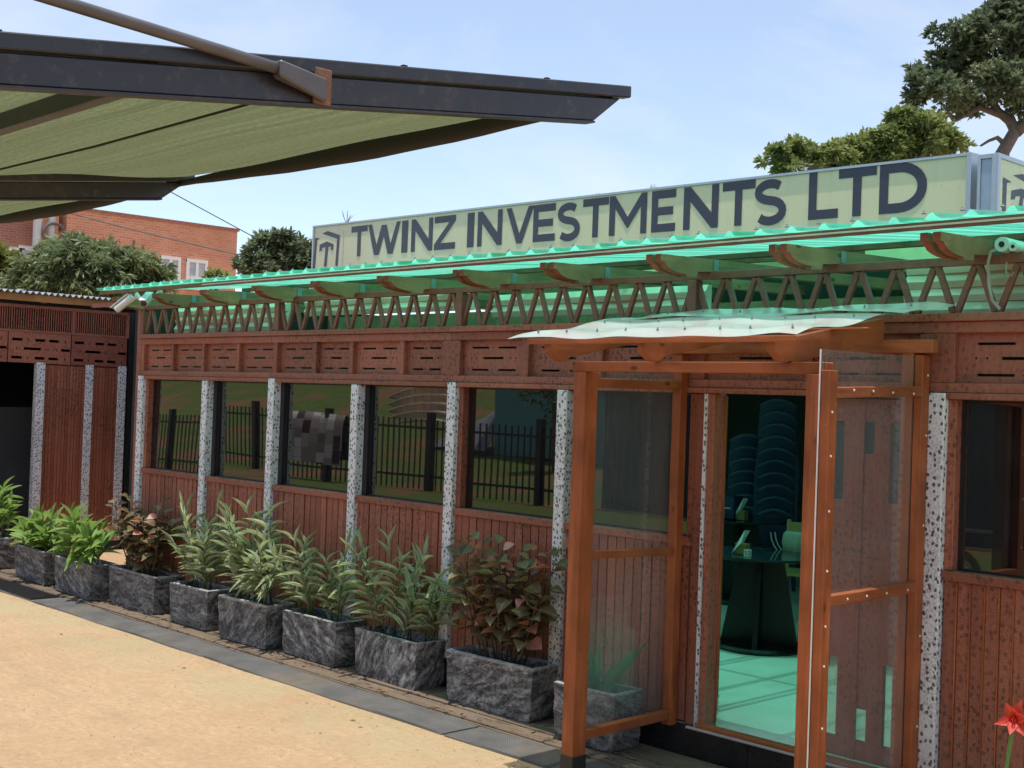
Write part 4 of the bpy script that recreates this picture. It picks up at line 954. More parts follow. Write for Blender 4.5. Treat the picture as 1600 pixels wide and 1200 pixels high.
def planter(x0, x1, y0, rz, label):
    cx, cy = (x0+x1)/2, y0+.14; hl, hd, h = (x1-x0)/2, .14, .335+random.uniform(-.008, .012)
    t = thing('planter_box', label, 'planter', (cx, cy, .022), 'concrete planter boxes along the wall'); t.rotation_euler = (0, 0, rz)
    z0 = .03; mb = MB(); tp = .955
    # outer rings with hand-made unevenness, then rim and inner walls
    rings = []; N_ = 6
    def ring(sx, sy, z, jit):
        pts = []
        for a, b, n in (((-1,-1),(1,-1),8), ((1,-1),(1,1),4), ((1,1),(-1,1),8), ((-1,1),(-1,-1),4)):
            for q in range(n):
                u = q/n; px_, py_ = a[0]+(b[0]-a[0])*u, a[1]+(b[1]-a[1])*u
                if abs(px_) == 1 and abs(py_) == 1: px_ *= .985; py_ *= .965
                pts.append((cx+px_*sx+random.uniform(-jit, jit), cy+py_*sy+random.uniform(-jit, jit), z+random.uniform(-jit, jit)*.8))
        return pts
    for k in range(N_+1):
        v = k/N_; s = tp+(1-tp)*v; s2 = s if k else s*.97; rings.append(ring(hl*s2, hd*s2, z0+h*v*(.985 if k == N_ else 1), .0032))
    rings.append(ring(hl-.022, hd-.022, z0+h, .003)); rings.append(ring(hl-.028, hd-.028, z0+h-.07, .002))
    n = 24
    for r in rings: mb.v += r
    mb.f = [(i*n+k, i*n+(k+1)%n, (i+1)*n+(k+1)%n, (i+1)*n+k) for i in range(len(rings)-1) for k in range(n)]
    mb.f.append(tuple(range(n-1, -1, -1)))
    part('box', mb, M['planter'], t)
    so = MB(); so.v = [(p[0], p[1], p[2]+.012) for p in rings[-1]]+[(cx, cy, z0+h-.045)]; so.f = [(k, (k+1)%n, n) for k in range(n)]
    part('soil', so, M['soil'], t)
    return cx, cy, z0+h-.05
PC = [planter(*p) for p in PLN]

def leaf_mesh_(name, m, prof_, fold=.18, droop=.25, cup=0.):
    mb = MB(); n = len(prof_)-1; pts = []
    for i, wd in enumerate(prof_):
        u = i/n; z = -droop*u*u
        pts += [(u, -wd/2, z+fold*wd*.5+cup*u*(1-u)), (u, 0, z), (u, wd/2, z+fold*wd*.5+cup*u*(1-u))]
    mb.add(pts, [(i*3+k, (i+1)*3+k, (i+1)*3+k+1, i*3+k+1) for i in range(n) for k in range(2)])
    return mb.mesh(name, m, smooth=True)
LANCE = [.10, .62, .95, 1.0, .82, .46, .02]; OVATE = [.12, .72, 1.0, .98, .78, .42, .03]; BLADE = [.5, .85, 1.0, .95, .8, .5, .04]
LM = dict(ginger=[leaf_mesh_('leaf', M['ginger'], LANCE, .25, d) for d in (.10, .28, .45)], varieg=[leaf_mesh_('leaf', M['varieg'], LANCE, .25, d) for d in (.06, .25, .45)],
          copper=[leaf_mesh_('leaf', M['copper'], OVATE, .30, d, .05) for d in (.15, .35, .6)], spider=[leaf_mesh_('leaf', M['spider'], BLADE, .3, d) for d in (.05, .3)],
          lily=[leaf_mesh_('leaf', M['bladeg'], BLADE, .3, d) for d in (.05, .25)], petal=[leaf_mesh_('petal', M['red'], OVATE, .25, d) for d in (.1, .4)])
def put_leaf(me, parent, p, d, up, L, Wd, name='leaf'):
    d = V3(d).normalized(); y = V3(up).cross(d)
    if y.length < 1e-3: y = V3((1, 0, 0)).cross(d)
    y.normalize(); z = d.cross(y)
    Mx = Matrix(((d.x*L, y.x*Wd, z.x*L, p[0]), (d.y*L, y.y*Wd, z.y*L, p[1]), (d.z*L, y.z*Wd, z.z*L, p[2]), (0, 0, 0, 1)))
    return inst(name, me, parent, Mx)
def ginger(kind, c, hl, H, label, n=13, lean=(0, 0), L=(.15, .23), wr=.21, seed=0, per=(8, 12), grp='ginger plants in the planters'):
    rnd = random.Random(seed); cx, cy, zb = c
    t = thing('ginger_plant', label, 'plant', (cx, cy, zb), grp)
    for k in range(n):
        u = rnd.uniform(-1, 1); bx_ = cx+u*hl*.8; by_ = cy+rnd.uniform(-.08, .08)
        hh = H*(1.0 if k < 2 else rnd.uniform(.42, .92)); tp = V3((bx_+u*.16+lean[0]*hh+rnd.uniform(-.10, .10), by_+rnd.uniform(-.16, .07)+lean[1]*hh, zb+hh))
        b = V3((bx_, by_, zb)); mid = (b+tp)/2+V3((0, 0, .06*hh)) - V3((u*.05, 0, 0))
        P = [b*(1-s)**2+mid*2*s*(1-s)+tp*s*s for s in (0, .2, .4, .6, .8, 1)]
        part('stem', MB().tube(P, [.006, .0055, .005, .0045, .004, .002], 5), M['stem'], t, smooth=True)
        m = rnd.randint(*per); ph = rnd.uniform(0, PI)
        for q in range(m):
            s = .22+.76*q/(m-1); p = b*(1-s)**2+mid*2*s*(1-s)+tp*s*s; ax = ((tp-mid)*s+(mid-b)*(1-s)).normalized()
            side = V3((math.cos(ph), math.sin(ph), 0)); side = (side-ax*side.dot(ax)).normalized()*(1 if q % 2 else -1)
            side += V3((rnd.uniform(-.35, .35), rnd.uniform(-.35, .35), 0))
            d = ax*rnd.uniform(.45, .95)+side*rnd.uniform(.7, 1.0)
            ll = rnd.uniform(*L)*(.75+.4*math.sin(PI*min(1, s*.9)))
            if q >= m-2: d = ax+side*.35
            put_leaf(rnd.choice(LM[kind]), t, p, d, ax+V3((0, 0, .6)), ll, ll*wr*rnd.uniform(.85, 1.15))
    return t
def copper(c, hl, H, label, n, seed, L=(.085, .13), per=(9, 13), lean=0.):
    rnd = random.Random(seed); cx, cy, zb = c
    t = thing('copperleaf_plant', label, 'plant', (cx, cy, zb), 'copper-leaved plants in the planters')
    for k in range(n):
        u = -1+2*(k+.5)/n+rnd.uniform(-.12, .12); b = V3((cx+u*hl*.45, cy+rnd.uniform(-.04, .04), zb)); hh = H*(rnd.uniform(.5, .85) if k % 3 else rnd.uniform(.85, 1.0))
        tp = V3((cx+u*hl*1.12+lean*hh, cy+rnd.uniform(-.15, .08), zb+hh)); mid = (b+tp)/2+V3((u*.05, rnd.uniform(-.06, .04), 0))
        P = [b*(1-s)**2+mid*2*s*(1-s)+tp*s*s for s in (0, .2, .4, .6, .8, 1)]
        part('stem', MB().tube(P, [.008, .007, .006, .005, .004, .003], 5), M['wstem'], t, smooth=True)
        m = rnd.randint(*per)
        for q in range(m):
            s = .25+.75*(q/(m-1))**.8; p = b*(1-s)**2+mid*2*s*(1-s)+tp*s*s; a = q*2.4+k
            side = V3((math.cos(a), math.sin(a), rnd.uniform(-.25, .35))); ll = rnd.uniform(*L)*(1 if s < .9 else .8)
            p = p+side*.025
            put_leaf(rnd.choice(LM['copper']), t, p, side+V3((0, 0, .15 if s < .9 else .7)), V3((rnd.uniform(-.7, .7), rnd.uniform(-.8, .2), 1)), ll, ll*rnd.uniform(.80, 1.02))
    return t
ztp = lambda x, y, Y=5.78: onY(x, y, Y).z
def H(i, x, y): return ztp(x, y)-PC[i][2]
ginger('ginger', PC[0], .40, H(0, 20, 768), 'bushy green ginger plant cut off by the left edge', 13, seed=1, L=(.16, .25), wr=.27)
ginger('ginger', PC[1], .38, H(1, 70, 805), 'bright green ginger plant, second from the left', 14, (.02, -.05), seed=2, L=(.16, .24), wr=.28)
ginger('ginger', PC[2], .40, H(2, 140, 805), 'broad-leaved green ginger plant left of the far copper plant', 15, (.02, -.05), seed=3, L=(.16, .25), wr=.30)
copper(PC[3], .36, H(3, 240, 782), 'dense copper-leaved plant in the fourth planter from the left', 15, 4, per=(15, 19))
ginger('varieg', PC[4], .28, H(4, 312, 790), 'variegated ginger beside the far copper plant, its tallest shoot leaning left', 10, (-.06, -.05), seed=5, L=(.16, .24), wr=.14, per=(10, 13))
ginger('varieg', PC[5], .32, H(5, 450, 802), 'tallest upright variegated ginger in the middle of the row', 15, (.06, -.05), seed=6, L=(.16, .24), wr=.135, per=(12, 15))
ginger('varieg', PC[6], .32, H(6, 525, 848), 'dense variegated ginger third to the left of the porch', 12, (.04, -.06), seed=7, L=(.14, .21), wr=.155, per=(11, 14))
ginger('varieg', PC[7], .34, H(7, 660, 862), 'variegated ginger with arching shoots leaning right beside the near copper plant', 12, (.14, -.05), seed=8, L=(.16, .24), wr=.15, per=(11, 14))
copper(PC[8], .42, H(8, 745, 832), 'sprawling copper-leaved plant with pink young leaves next to the porch', 16, 19, L=(.08, .13), per=(15, 18), lean=.03)
t = thing('spider_lily', 'few strap leaves in the planter behind the left clear porch panel', 'plant', PC[9])
for k in range(8):
    a = k*2.2; put_leaf(LM['spider'][k % 2], t, (PC[9][0]+.05*math.cos(a), PC[9][1]+.04*math.sin(a), PC[9][2]), (math.cos(a)*.5, math.sin(a)*.4-.1, 1.0), (-math.cos(a), -math.sin(a), .3), .24+.05*(k % 3), .045)
put_leaf(LM['spider'][0], t, (PC[9][0]+.1, PC[9][1]-.03, PC[9][2]), (.5, .25, .9), (-.6, -.2, .5), .42, .06)

# red lily in the near corner
fb = onY(1560, 1235, 5.3); ft = onY(1586, 1123, 5.25)
t = thing('amaryllis', 'red flowering lily with strap leaves at the bottom right corner', 'plant', (fb.x, fb.y, 0.))
stp = [(fb.x, fb.y, 0.02), (fb.x+.0, fb.y, .3), (ft.x-.012, ft.y, ft.z-.06), (ft.x-.002, ft.y, ft.z-.01)]
part('stem', MB().tube(stp, [.011, .010, .009, .007], 8), M['bladeg'], t, smooth=True)
for k in range(6):
    a = k*PI/3+.3; d = V3((.55*math.cos(a)+.25, -.62+.2*math.sin(a), .72*math.sin(a)+.12))
    put_leaf(LM['petal'][k % 2], t, (ft.x, ft.y, ft.z), d, V3((.3, -.9, .2)), .085, .045, 'petal')
for k in range(6): 
    a = k; put_leaf(LM['petal'][0], t, (ft.x, ft.y, ft.z), (.25+.15*math.cos(a), -.8, .15*math.sin(a)+.1), (0, 0, 1), .05, .004, 'stamen')
for dx, dz, L in ((-.55, 1., .40), (-.32, 1., .46), (.10, 1., .38), (.5, .9, .42), (-.9, .7, .35)):
    put_leaf(LM['lily'][0 if dx < 0 else 1], t, (fb.x+dx*.03, fb.y, .02), (dx*.35, -.1, dz), (-dx, -.6, .2), L, .045)

# ================================================================== INTERIOR
def round_table(c, r, h, label, ztop_=None):
    t = thing('round_table', label, 'table', c, 'round tables inside')
    part('table_top', MB().lathe([(r-.01, h-.022), (r, h-.018), (r, h-.004), (r-.006, h)], c, 40), M['tabletop'], t)
    for k in range(2):
        ca, sa = math.cos(k*PI/2+.5), math.sin(k*PI/2+.5)
        pr = [(-.30, .02), (.30, .02), (.17, h-.03), (-.17, h-.03)]
        part('pedestal_board', MB().prism(pr, lambda u, v, tt: (c[0]+ca*u-sa*tt, c[1]+sa*u+ca*tt, c[2]+v), -.02+.0*k, .02), M['tblack'], t)
    part('base_ring', MB().lathe([(.34, 0), (.345, .02), (.33, .04), (.30, .04)], c, 36), M['tblack'], t)
    return t
TB = (-5.80, 8.35, .2); round_table(TB, .46, .735, 'near round glass-topped table seen through the door, carrying the number card')
TB2 = (-7.35, 10.2, .2); round_table(TB2, .50, .80, 'rear round table seen through the door, carrying the navy case')
def napkins(c, label, s=1.):
    t = thing('napkin_holder', label, 'napkin holder', c, 'napkin holders inside'); x, y, z = c
    part('holder', MB().box(x-.05*s, x+.05*s, y-.03*s, y+.03*s, z, z+.085*s), M['holder'], t, .004)
    part('napkin', MB().add([(x-.075*s, y-.035*s, z+.004), (x+.03*s, y-.02*s, z+.19*s), (x+.05*s, y+.02*s, z+.185*s), (x-.05*s, y+.03*s, z+.02), (x+.012*s, y-.035*s, z+.09*s)], [(0, 4, 1), (0, 1, 2, 3)]), M['paper'], t)
na = onZ(1160, 866, .937)
napkins((na.x, na.y, .937), 'wooden napkin holder beside the number card on the near table')
nb = onY(1158, 822, 10.0); napkins((nb.x, 10.0, 1.002), 'wooden napkin holder beside the navy case on the rear table', 1.1)
cp = onZ(1168, 870, .937)
cn = thing('number_card', 'small white table card printed 13', 'card', (cp.x, cp.y, .937)); dR = _R0
Mc = Matrix(((_R0.x, -_F.x, 0, cp.x), (_R0.y, -_F.y, 0, cp.y), (0, 0, 1, .938), (0, 0, 0, 1)))
part('card', place(MB().box(-.028, .028, -.006, .0, 0, .055), Mc), M['paper'], cn)
dg = MB()
for a, b, c_, d_ in ((-.0155, -.0105, .010, .044), (-.0205, -.0155, .036, .041), (.002, .016, .039, .044), (.002, .016, .0105, .0155), (.004, .016, .025, .0295), (.016, .021, .0105, .044)): dg.box(a, b, .0004, .0012, c_, d_)
part('digits', place(dg, Mc), M['cardink'], cn)
cs = onY(1135, 826, 10.0)
t = thing('navy_case', 'navy blue tool case standing on the rear table', 'case', (cs.x, 10.0, 1.002))
part('case_body', MB().prism([(-.17, 0), (.13, 0), (.13, .22), (-.10, .22), (-.17, .1)], lambda u, v, q: (cs.x+u, 10.0+q, 1.002+v), -.08, .08), M['navy'], t, .01)
part('label_print', MB().box(cs.x+.03, cs.x+.10, 9.9185, 9.9195, 1.10, 1.115), M['alu'], t)
# wooden chair with a bag
def wchair(c, rz, label):
    t = thing('wooden_chair', label, 'chair', c, 'wooden chairs inside'); Mx = T(*c) @ Matrix.Rotation(rz, 4, 'Z')
    P_ = lambda n, mb: part(n, place(mb, Mx), M['chairwood'], t, .004)
    for sx in (-1, 1):
        P_('leg', MB().bar((sx*.19, -.19, 0), (sx*.18, -.18, .43), .035, .035)); P_('leg', MB().bar((sx*.19, .19, 0), (sx*.19, .24, .88), .035, .035, (0, 1, 0)))
        P_('stretcher', MB().bar((sx*.185, -.17, .2), (sx*.185, .19, .2), .02, .02))
    P_('seat', MB().box(-.21, .21, -.21, .21, .431, .455)); P_('back_slat', MB().box(-.17, .17, .21, .23, .76, .86)); P_('back_slat', MB().box(-.17, .17, .205, .225, .6, .66))
    return t
ch = onZ(1245, 985, .2)
wchair((-5.42, 9.05, .2), -2.5, 'pale wooden chair behind the near table holding the bag')
wchair((-6.25, 9.6, .2), .3, 'pale wooden chair between the two round tables')
bp = onY(1240, 850, 8.75)
t = thing('handbag', 'cream handbag with thin looped straps behind the near table', 'bag', (bp.x, 8.75, .98-.12))
mb = MB().lathe([(.09, 0), (.13, .03), (.145, .10), (.13, .17), (.11, .19)], (bp.x+.04, 8.75, bp.z-.09), 18); mb.v = [(p[0], 8.75+(p[1]-8.75)*.5, p[2]) for p in mb.v]
part('bag_body', mb, M['bag'], t, smooth=True)
for s in (-1, 1): part('strap', MB().tube([*[(bp.x-.03+.13*math.cos(PI*1.05*q/10+.1+PI), 8.69+s*.03, bp.z+.08-.17*math.sin(PI*q/10)) for q in range(11)]], .005, 6), M['bag'], t, smooth=True)
# stacked navy chairs
def pchair(c, label, grp):
    t = thing('plastic_chair', label, 'chair', c, grp); x, y, z = c; rz = PI+.57; Mx = T(x, y, z) @ Matrix.Rotation(rz, 4, 'Z')
    mb = MB(); n = 8; pts = []
    for j in range(5):
        for i in range(n+1):
            u = -1+2*i/n; v = j/4; pts.append((u*.20*(1-.1*v*v), .14+.10*v+.05*(1-u*u), .43+v*.40-.07*u*u*v*v))
    mb.add(pts, [(j*(n+1)+i, j*(n+1)+i+1, (j+1)*(n+1)+i+1, (j+1)*(n+1)+i) for j in range(4) for i in range(n)])
    part('backrest', place(mb, Mx), M['navy'], t, smooth=True)
    rim = [(u*.18, .245+.05*(1-u*u), .832-.07*u*u) for u in [-1+2*i/10 for i in range(11)]]
    part('top_rim', MB().tube([tuple(Mx @ V3(p)) for p in rim], .016, 6), M['rimblue'], t, smooth=True)
    part('seat', place(MB().box(-.21, .21, -.22, .2, .41, .432), Mx), M['navy'], t, .01)
    for sx in (-1, 1):
        for sy in (-1, 1): part('leg', place(MB().bar((sx*.21, sy*.2, 0), (sx*.18, sy*.17, .41), .035, .02), Mx), M['navy'], t)
    return t
for sx, n, nm in ((1167, 7, 'left, shorter'), (1212, 10, 'right, taller')):
    p = onY(sx, 800, 11.3)
    for k in range(n):
        od = ['bottom', 'second', 'third', 'fourth', 'fifth', 'sixth', 'seventh', 'eighth', 'ninth', 'tenth'][k]
        pos = 'topmost' if k == n-1 else ('bottom' if k == 0 else od+' from the bottom')
        pchair((p.x, 11.3, .2+.125*k), f'navy plastic chair, {pos} of the {nm} stack inside the door', 'stacked navy chairs')
# ================================================================== BACKGROUND
BX = -36.0
bk = thing('brick_building', 'orange brick building with a flat roof rising behind the trees at left', 'building', (BX, 16, 0))
c0, c1 = onX(105, 327, BX), onX(371, 361, BX)
ztp_ = (c0.z+c1.z)/2
part('wall', MB().box(BX-9, BX, c0.y, c1.y, 0, ztp_), M['brick'], bk)
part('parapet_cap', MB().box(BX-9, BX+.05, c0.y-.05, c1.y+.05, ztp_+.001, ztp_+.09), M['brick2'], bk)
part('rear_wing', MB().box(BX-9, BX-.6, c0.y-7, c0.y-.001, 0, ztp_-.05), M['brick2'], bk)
part('pilaster', MB().box(BX-.6, BX-.15, onX(66, 340, BX-.5).y, onX(84, 340, BX-.5).y, 0, ztp_-.05), M['brick'], bk)
for xx in (59, 81):
    p = onX(xx, 340, BX-.12); part('downpipe', MB().tube([(BX-.1, p.y, .5), (BX-.1, p.y, ztp_-.1)], .13 if xx == 59 else .1, 10), M['grey'], bk)
p = onX(86, 366, BX+.1); mb = MB(); mb.tube([(BX+.05, p.y+.32*math.cos(a*PI/10), p.z+.32*math.sin(a*PI/10)) for a in range(21)], .05, 6); part('hose_coil', mb, M['wire'], bk)
def bwin(x0, x1, y0, y1):
    a, b = onX(x0, y0, BX+.04), onX(x1, y1, BX+.04); zt_, zb_ = a.z, b.z
    f = part('window', MB().box(BX+.005, BX+.05, a.y, a.y+.1, zb_, zt_).box(BX+.005, BX+.05, b.y-.1, b.y, zb_, zt_).box(BX+.006, BX+.049, a.y, b.y, zt_-.1, zt_+.001).box(BX+.007, BX+.048, (a.y+b.y)/2-.05, (a.y+b.y)/2+.05, zb_+.002, zt_-.101).box(BX+.008, BX+.047, a.y+.1, b.y-.1, zt_-.62, zt_-.54), M['white'], bk)
    part('pane', MB().box(BX+.002, BX+.02, a.y+.1, (a.y+b.y)/2-.05, zb_+.01, zt_-.11), M['curtain'], f); part('pane', MB().box(BX+.002, BX+.02, (a.y+b.y)/2+.05, b.y-.1, zb_+.01, zt_-.11), M['curtain'], f)
    part('sill', MB().box(BX+.004, BX+.12, a.y-.06, b.y+.06, zb_-.1, zb_-.001), M['white'], f)
bwin(251.5, 281.5, 399, 446); bwin(292, 323.5, 404, 450); bwin(216, 239, 395, 445)
for k, (xx, yy) in enumerate(((0, 384), (30, 383))):
    a = onX(xx, yy, BX-.55); f = part('window', MB().box(BX-.59, BX-.54, a.y, a.y+.72, a.z-1.5, a.z), M['white'], bk); part('pane', MB().box(BX-.58, BX-.53, a.y+.08, a.y+.64, a.z-1.4, a.z-.12), M['curtain'], f)

def crown(blobs, m, parent, n, leaf, seed, droop=.0, aspect=.38, tuft=6, clump=.46, per=16):
    """leafy clumps spread over every blob, with gaps between the clumps"""
    rnd = random.Random(seed); mb = MB(); tot = sum(b[1]**2 for b in blobs)
    for c, r, fl in blobs:
        tufts = int(n*r*r/tot); cn = max(3, tufts//per)
        cl = []
        for _ in range(cn):
            d = V3((rnd.gauss(0, 1), rnd.gauss(0, 1), rnd.gauss(0, 1)+.25)).normalized(); rr = r*(rnd.random()**.4)
            cl.append(c+V3((d.x*rr, d.y*rr, d.z*rr*fl)))
        for k in range(tufts):
            cc = cl[k % cn]; d = V3((rnd.gauss(0, 1), rnd.gauss(0, 1), rnd.gauss(0, 1))).normalized(); rr = r*clump*(rnd.random()**.5)
            p = cc+V3((d.x*rr, d.y*rr, d.z*rr*.75)); a = ((p-c).normalized()*.5+d*.6+V3((0, 0, .35))).normalized()
            for q in range(tuft):
                dd = (a+V3((rnd.gauss(0, .75), rnd.gauss(0, .75), rnd.gauss(0, .55)-droop))).normalized(); L = leaf*rnd.uniform(.55, 1.3)
                s = dd.cross(V3((rnd.gauss(0, 1), rnd.gauss(0, 1), rnd.gauss(0, 1)+1.2))).normalized()*L*aspect*.5; nn = s.cross(dd).normalized()*L*.06
                i = len(mb.v); mid = p+dd*L*.5-nn
                mb.v += [tuple(p), tuple(mid-s), tuple(p+dd*L-V3((0, 0, L*.12))), tuple(mid+s)]; mb.f.append((i, i+1, i+2, i+3))
    return part('crown', mb, m, parent, kind='stuff')
def tree(name, label, base, limbs, blobs, m, n, leaf, seed, group=None, **kw):
    t = thing(name, label, 'tree', base, group)
    for k, (pts, rs) in enumerate(limbs): part('trunk' if k == 0 else 'limb', MB().tube(pts, rs, 9), M['bark'], t, smooth=True)
    crown(blobs, m, t, n, leaf, seed, **kw); return t
def bl(lst, depth, s): return [(at(x, y, depth+dz), r*depth/CF, fl) for x, y, r, dz, fl in lst]
rs_ = random.Random(5)
# tall tree at upper right
D1 = 17.
big = bl([(1437, 132, 26, 0, .8), (1462, 110, 34, .3, .8), (1500, 60, 40, 0, .8), (1478, 150, 36, -.3, .75), (1520, 110, 48, .4, .85), (1562, 55, 48, 0, .9), (1590, 20, 50, .2, 1), (1560, 130, 42, -.3, .7), (1605, 110, 46, .3, .9),
          (1640, 60, 60, .2, 1), (1650, 150, 46, 0, .8), (1515, 165, 28, .2, .6), (1440, 155, 20, .1, .7), (1600, 165, 24, -.2, .6), (1700, 90, 60, 0, 1), (1545, 20, 30, .2, .8)], D1, 1)
b0 = at(1566, 240, D1); g0 = V3((b0.x-.4, b0.y, 0)); f1 = at(1586, 205, D1); f2 = at(1578, 188, D1); f3 = at(1530, 160, D1)
L1 = [([g0, V3((b0.x-.2, b0.y, b0.z*.5)), b0, f1, f2, at(1560, 175, D1), at(1545, 150, D1), at(1520, 105, D1)], [.18, .14, .095, .085, .075, .055, .04, .025]),
      ([f1, at(1605, 190, D1), at(1640, 140, D1), at(1650, 80, D1)], [.10, .08, .06, .03]), ([at(1565, 180, D1), at(1530, 168, D1), at(1490, 190, D1), at(1470, 160, D1)], [.05, .04, .025, .012]),
      ([at(1552, 165, D1), at(1575, 120, D1), at(1580, 60, D1)], [.05, .04, .02]), ([at(1573, 228, D1), at(1558, 215, D1), at(1545, 220, D1), at(1532, 228, D1)], [.04, .03, .02, .015])]
tree('broadleaf_tree', 'tall dark broadleaf tree with a forked bare trunk at upper right', g0, L1, big, M['crown_dark'], 6500, .088, 21, 'trees behind the signs', aspect=.46, tuft=6)
D2 = 15.
lo = bl([(1212, 246, 20, 0, .8), (1240, 238, 24, .2, .85), (1225, 268, 22, 0, .7), (1275, 255, 28, .1, .7), (1310, 240, 26, 0, .8), (1345, 235, 30, .2, .8), (1385, 222, 34, 0, .9), (1410, 195, 26, .1, .8), (1440, 205, 34, 0, 1), (1465, 225, 34, .2, .8),
         (1400, 245, 40, .3, .6), (1490, 230, 26, .4, .7), (1330, 265, 40, .3, .6)], D2, 1)
g2_ = at(1400, 250, D2); g2_ = V3((g2_.x, g2_.y, 0))
L2 = [([g2_, at(1400, 330, D2), at(1410, 260, D2)], [.12, .09, .05]), ([at(1400, 330, D2), at(1300, 265, D2), at(1230, 250, D2)], [.07, .05, .02]), ([at(1400, 300, D2), at(1450, 230, D2)], [.05, .03])]
tree('broadleaf_tree', 'lighter green leafy tree showing just above the long sign box', g2_, L2, lo, M['crown_light'], 3800, .088, 22, 'trees behind the signs', aspect=.42, tuft=6)
# mango tree and neighbours at left
D3 = 24.
mg = bl([(60, 425, 40, 0, .8), (105, 400, 42, .5, .8), (135, 385, 30, 0, .8), (160, 405, 40, .3, .8), (200, 415, 34, 0, .8), (225, 430, 36, .5, .7), (150, 440, 50, -.3, .7), (80, 450, 50, 0, .7), (40, 445, 34, .4, .8), (250, 440, 20, .3, .6), (120, 420, 50, -.4, .9), (195, 450, 40, .2, .7)], D3, 1)
g3 = at(140, 440, D3); g3 = V3((g3.x, g3.y, 0))
tree('mango_tree', 'dense rounded mango tree in front of the brick building', g3, [([g3, at(140, 500, D3), at(140, 430, D3)], [.25, .2, .1])], mg, M['mango'], 3600, .19, 23, 'trees at the left', droop=.75, aspect=.26, tuft=7)
D4 = 29.
m4 = bl([(400, 405, 22, 0, .8), (425, 385, 24, .3, .9), (440, 372, 18, 0, .8), (455, 395, 34, .3, .9), (485, 400, 30, 0, .9), (415, 420, 30, 0, .7), (470, 420, 36, .3, .7), (385, 415, 16, .2, .7), (500, 420, 30, 0, .8)], D4, 1)
g4 = at(450, 420, D4); g4 = V3((g4.x, g4.y, 0))
tree('broadleaf_tree', 'small dark tree between the brick building and the sign', g4, [([g4, at(450, 470, D4), at(450, 400, D4)], [.18, .14, .06])], m4, M['crown_dark'], 1900, .19, 24, 'trees at the left', droop=.4, aspect=.34)
D5 = 27.
m5 = bl([(5, 410, 26, 0, .9), (-20, 400, 40, 0, 1), (18, 430, 26, .3, .8), (-10, 440, 40, 0, .8)], D5, 1); g5 = at(-10, 440, D5); g5 = V3((g5.x, g5.y, 0))
tree('broadleaf_tree', 'yellow-green tree cut by the left edge beside the mango', g5, [([g5, at(-10, 480, D5), at(-10, 420, D5)], [.15, .12, .05])], m5, M['yellowg'], 700, .22, 25, 'trees at the left')
D6 = 25.
m6 = bl([(337, 430, 9, 0, .8), (348, 434, 8, .1, .8), (328, 436, 8, 0, .7)], D6, 1); g6 = at(338, 440, D6); g6 = V3((g6.x, g6.y, 0))
tree('shrub', 'small leafy shrub tip just above the green roof below the brick windows', g6, [([g6, at(338, 455, D6), at(338, 432, D6)], [.05, .04, .02])], m6, M['crown_light'], 70, .17, 26)
# overhead wires
def wire(label, a, b, sag, r):
    a, b = V3(a), V3(b); P = []
    for k in range(13): t = k/12; p = a.lerp(b, t); p.z -= sag*4*t*(1-t); P.append(p)
    o = part('overhead_wire', MB().tube(P, r, 5), M['wire']); return tag(o, label, 'cable', 'overhead wires')
wire('thin wire sloping down from the canopy to the small dark tree', at(-500, -128, 20), at(480, 415, 30), .05, .012)
wire('thin cable running across the face of the brick building', at(70, 322, 33), at(420, 408, 33), .05, .018)
# twigs standing above the sign
for k, (xx, yy, h, dp) in enumerate(((541, 352, 20, 17), (935, 306, 10, 13), (1020, 296, 12, 12.5))):
    b = at(xx, yy+14, dp); t = thing('bare_twig', ('bare branching twig poking up above the left end of the long sign', 'tiny sprig poking up above the middle of the long sign', 'small leafy sprig above the long sign right of its middle')[k], 'twig', b)
    L = h*dp/CF
    for q in range(7):
        a = q*2.4; part('twig_branch', MB().tube([b, b+V3((0, 0, L*.8)), b+V3((.25*L*math.cos(a), .25*L*math.sin(a), L*1.2)), b+V3((.5*L*math.cos(a), .5*L*math.sin(a), L*(1.5+.15*(q % 3))))], [.008, .006, .004, .003], 4), M['bark'] if k < 2 else M['stem'], t)

# ================================================================== BEHIND THE PHOTOGRAPHER (seen in the panes)
FY = -6.0
Fn = thing('picket_fence', 'black steel picket fence mirrored in the dark windows', 'fence', (-22, FY, 0))
pk = MB().box(-.014, .014, -.014, .014, 0, 1.55).mesh('picket', M['black'])
x = -36.0; k = 0
while x < -17.2:
    inst('picket', pk, Fn, T(x, FY, .03)); x += .19
for z in (.30, 1.36): part('rail', MB().box(-36, -17.2, FY-.022, FY+.022, z, z+.05), M['black'], Fn)
x = -35.6
while x < -17: part('fence_post', MB().box(x-.075, x+.075, FY-.075, FY+.075, 0, 1.74), M['black'], Fn); x += 3.55
# rug hung over the top rail
rg = MB(); nx = 12; pr = [(-.15, .42), (-.145, .8), (-.13, 1.2), (-.10, 1.45), (-.04, 1.62), (.045, 1.58), (.12, 1.2), (.13, .55)]; pts = []
for i in range(nx+1):
    u = i/nx
    for yy, z in pr: pts.append((-26.6+2.35*u, FY-yy*1.0+.012*math.sin(u*9+z*4), z+.02*math.sin(u*5)))
m_ = len(pr); rg.add(pts, [(i*m_+j, (i+1)*m_+j, (i+1)*m_+j+1, i*m_+j+1) for i in range(nx) for j in range(m_-1)])
o = part('patchwork_rug', rg, M['rug'], smooth=True); tag(o, 'patchwork rug hung over the black fence, mirrored in the third window', 'rug')
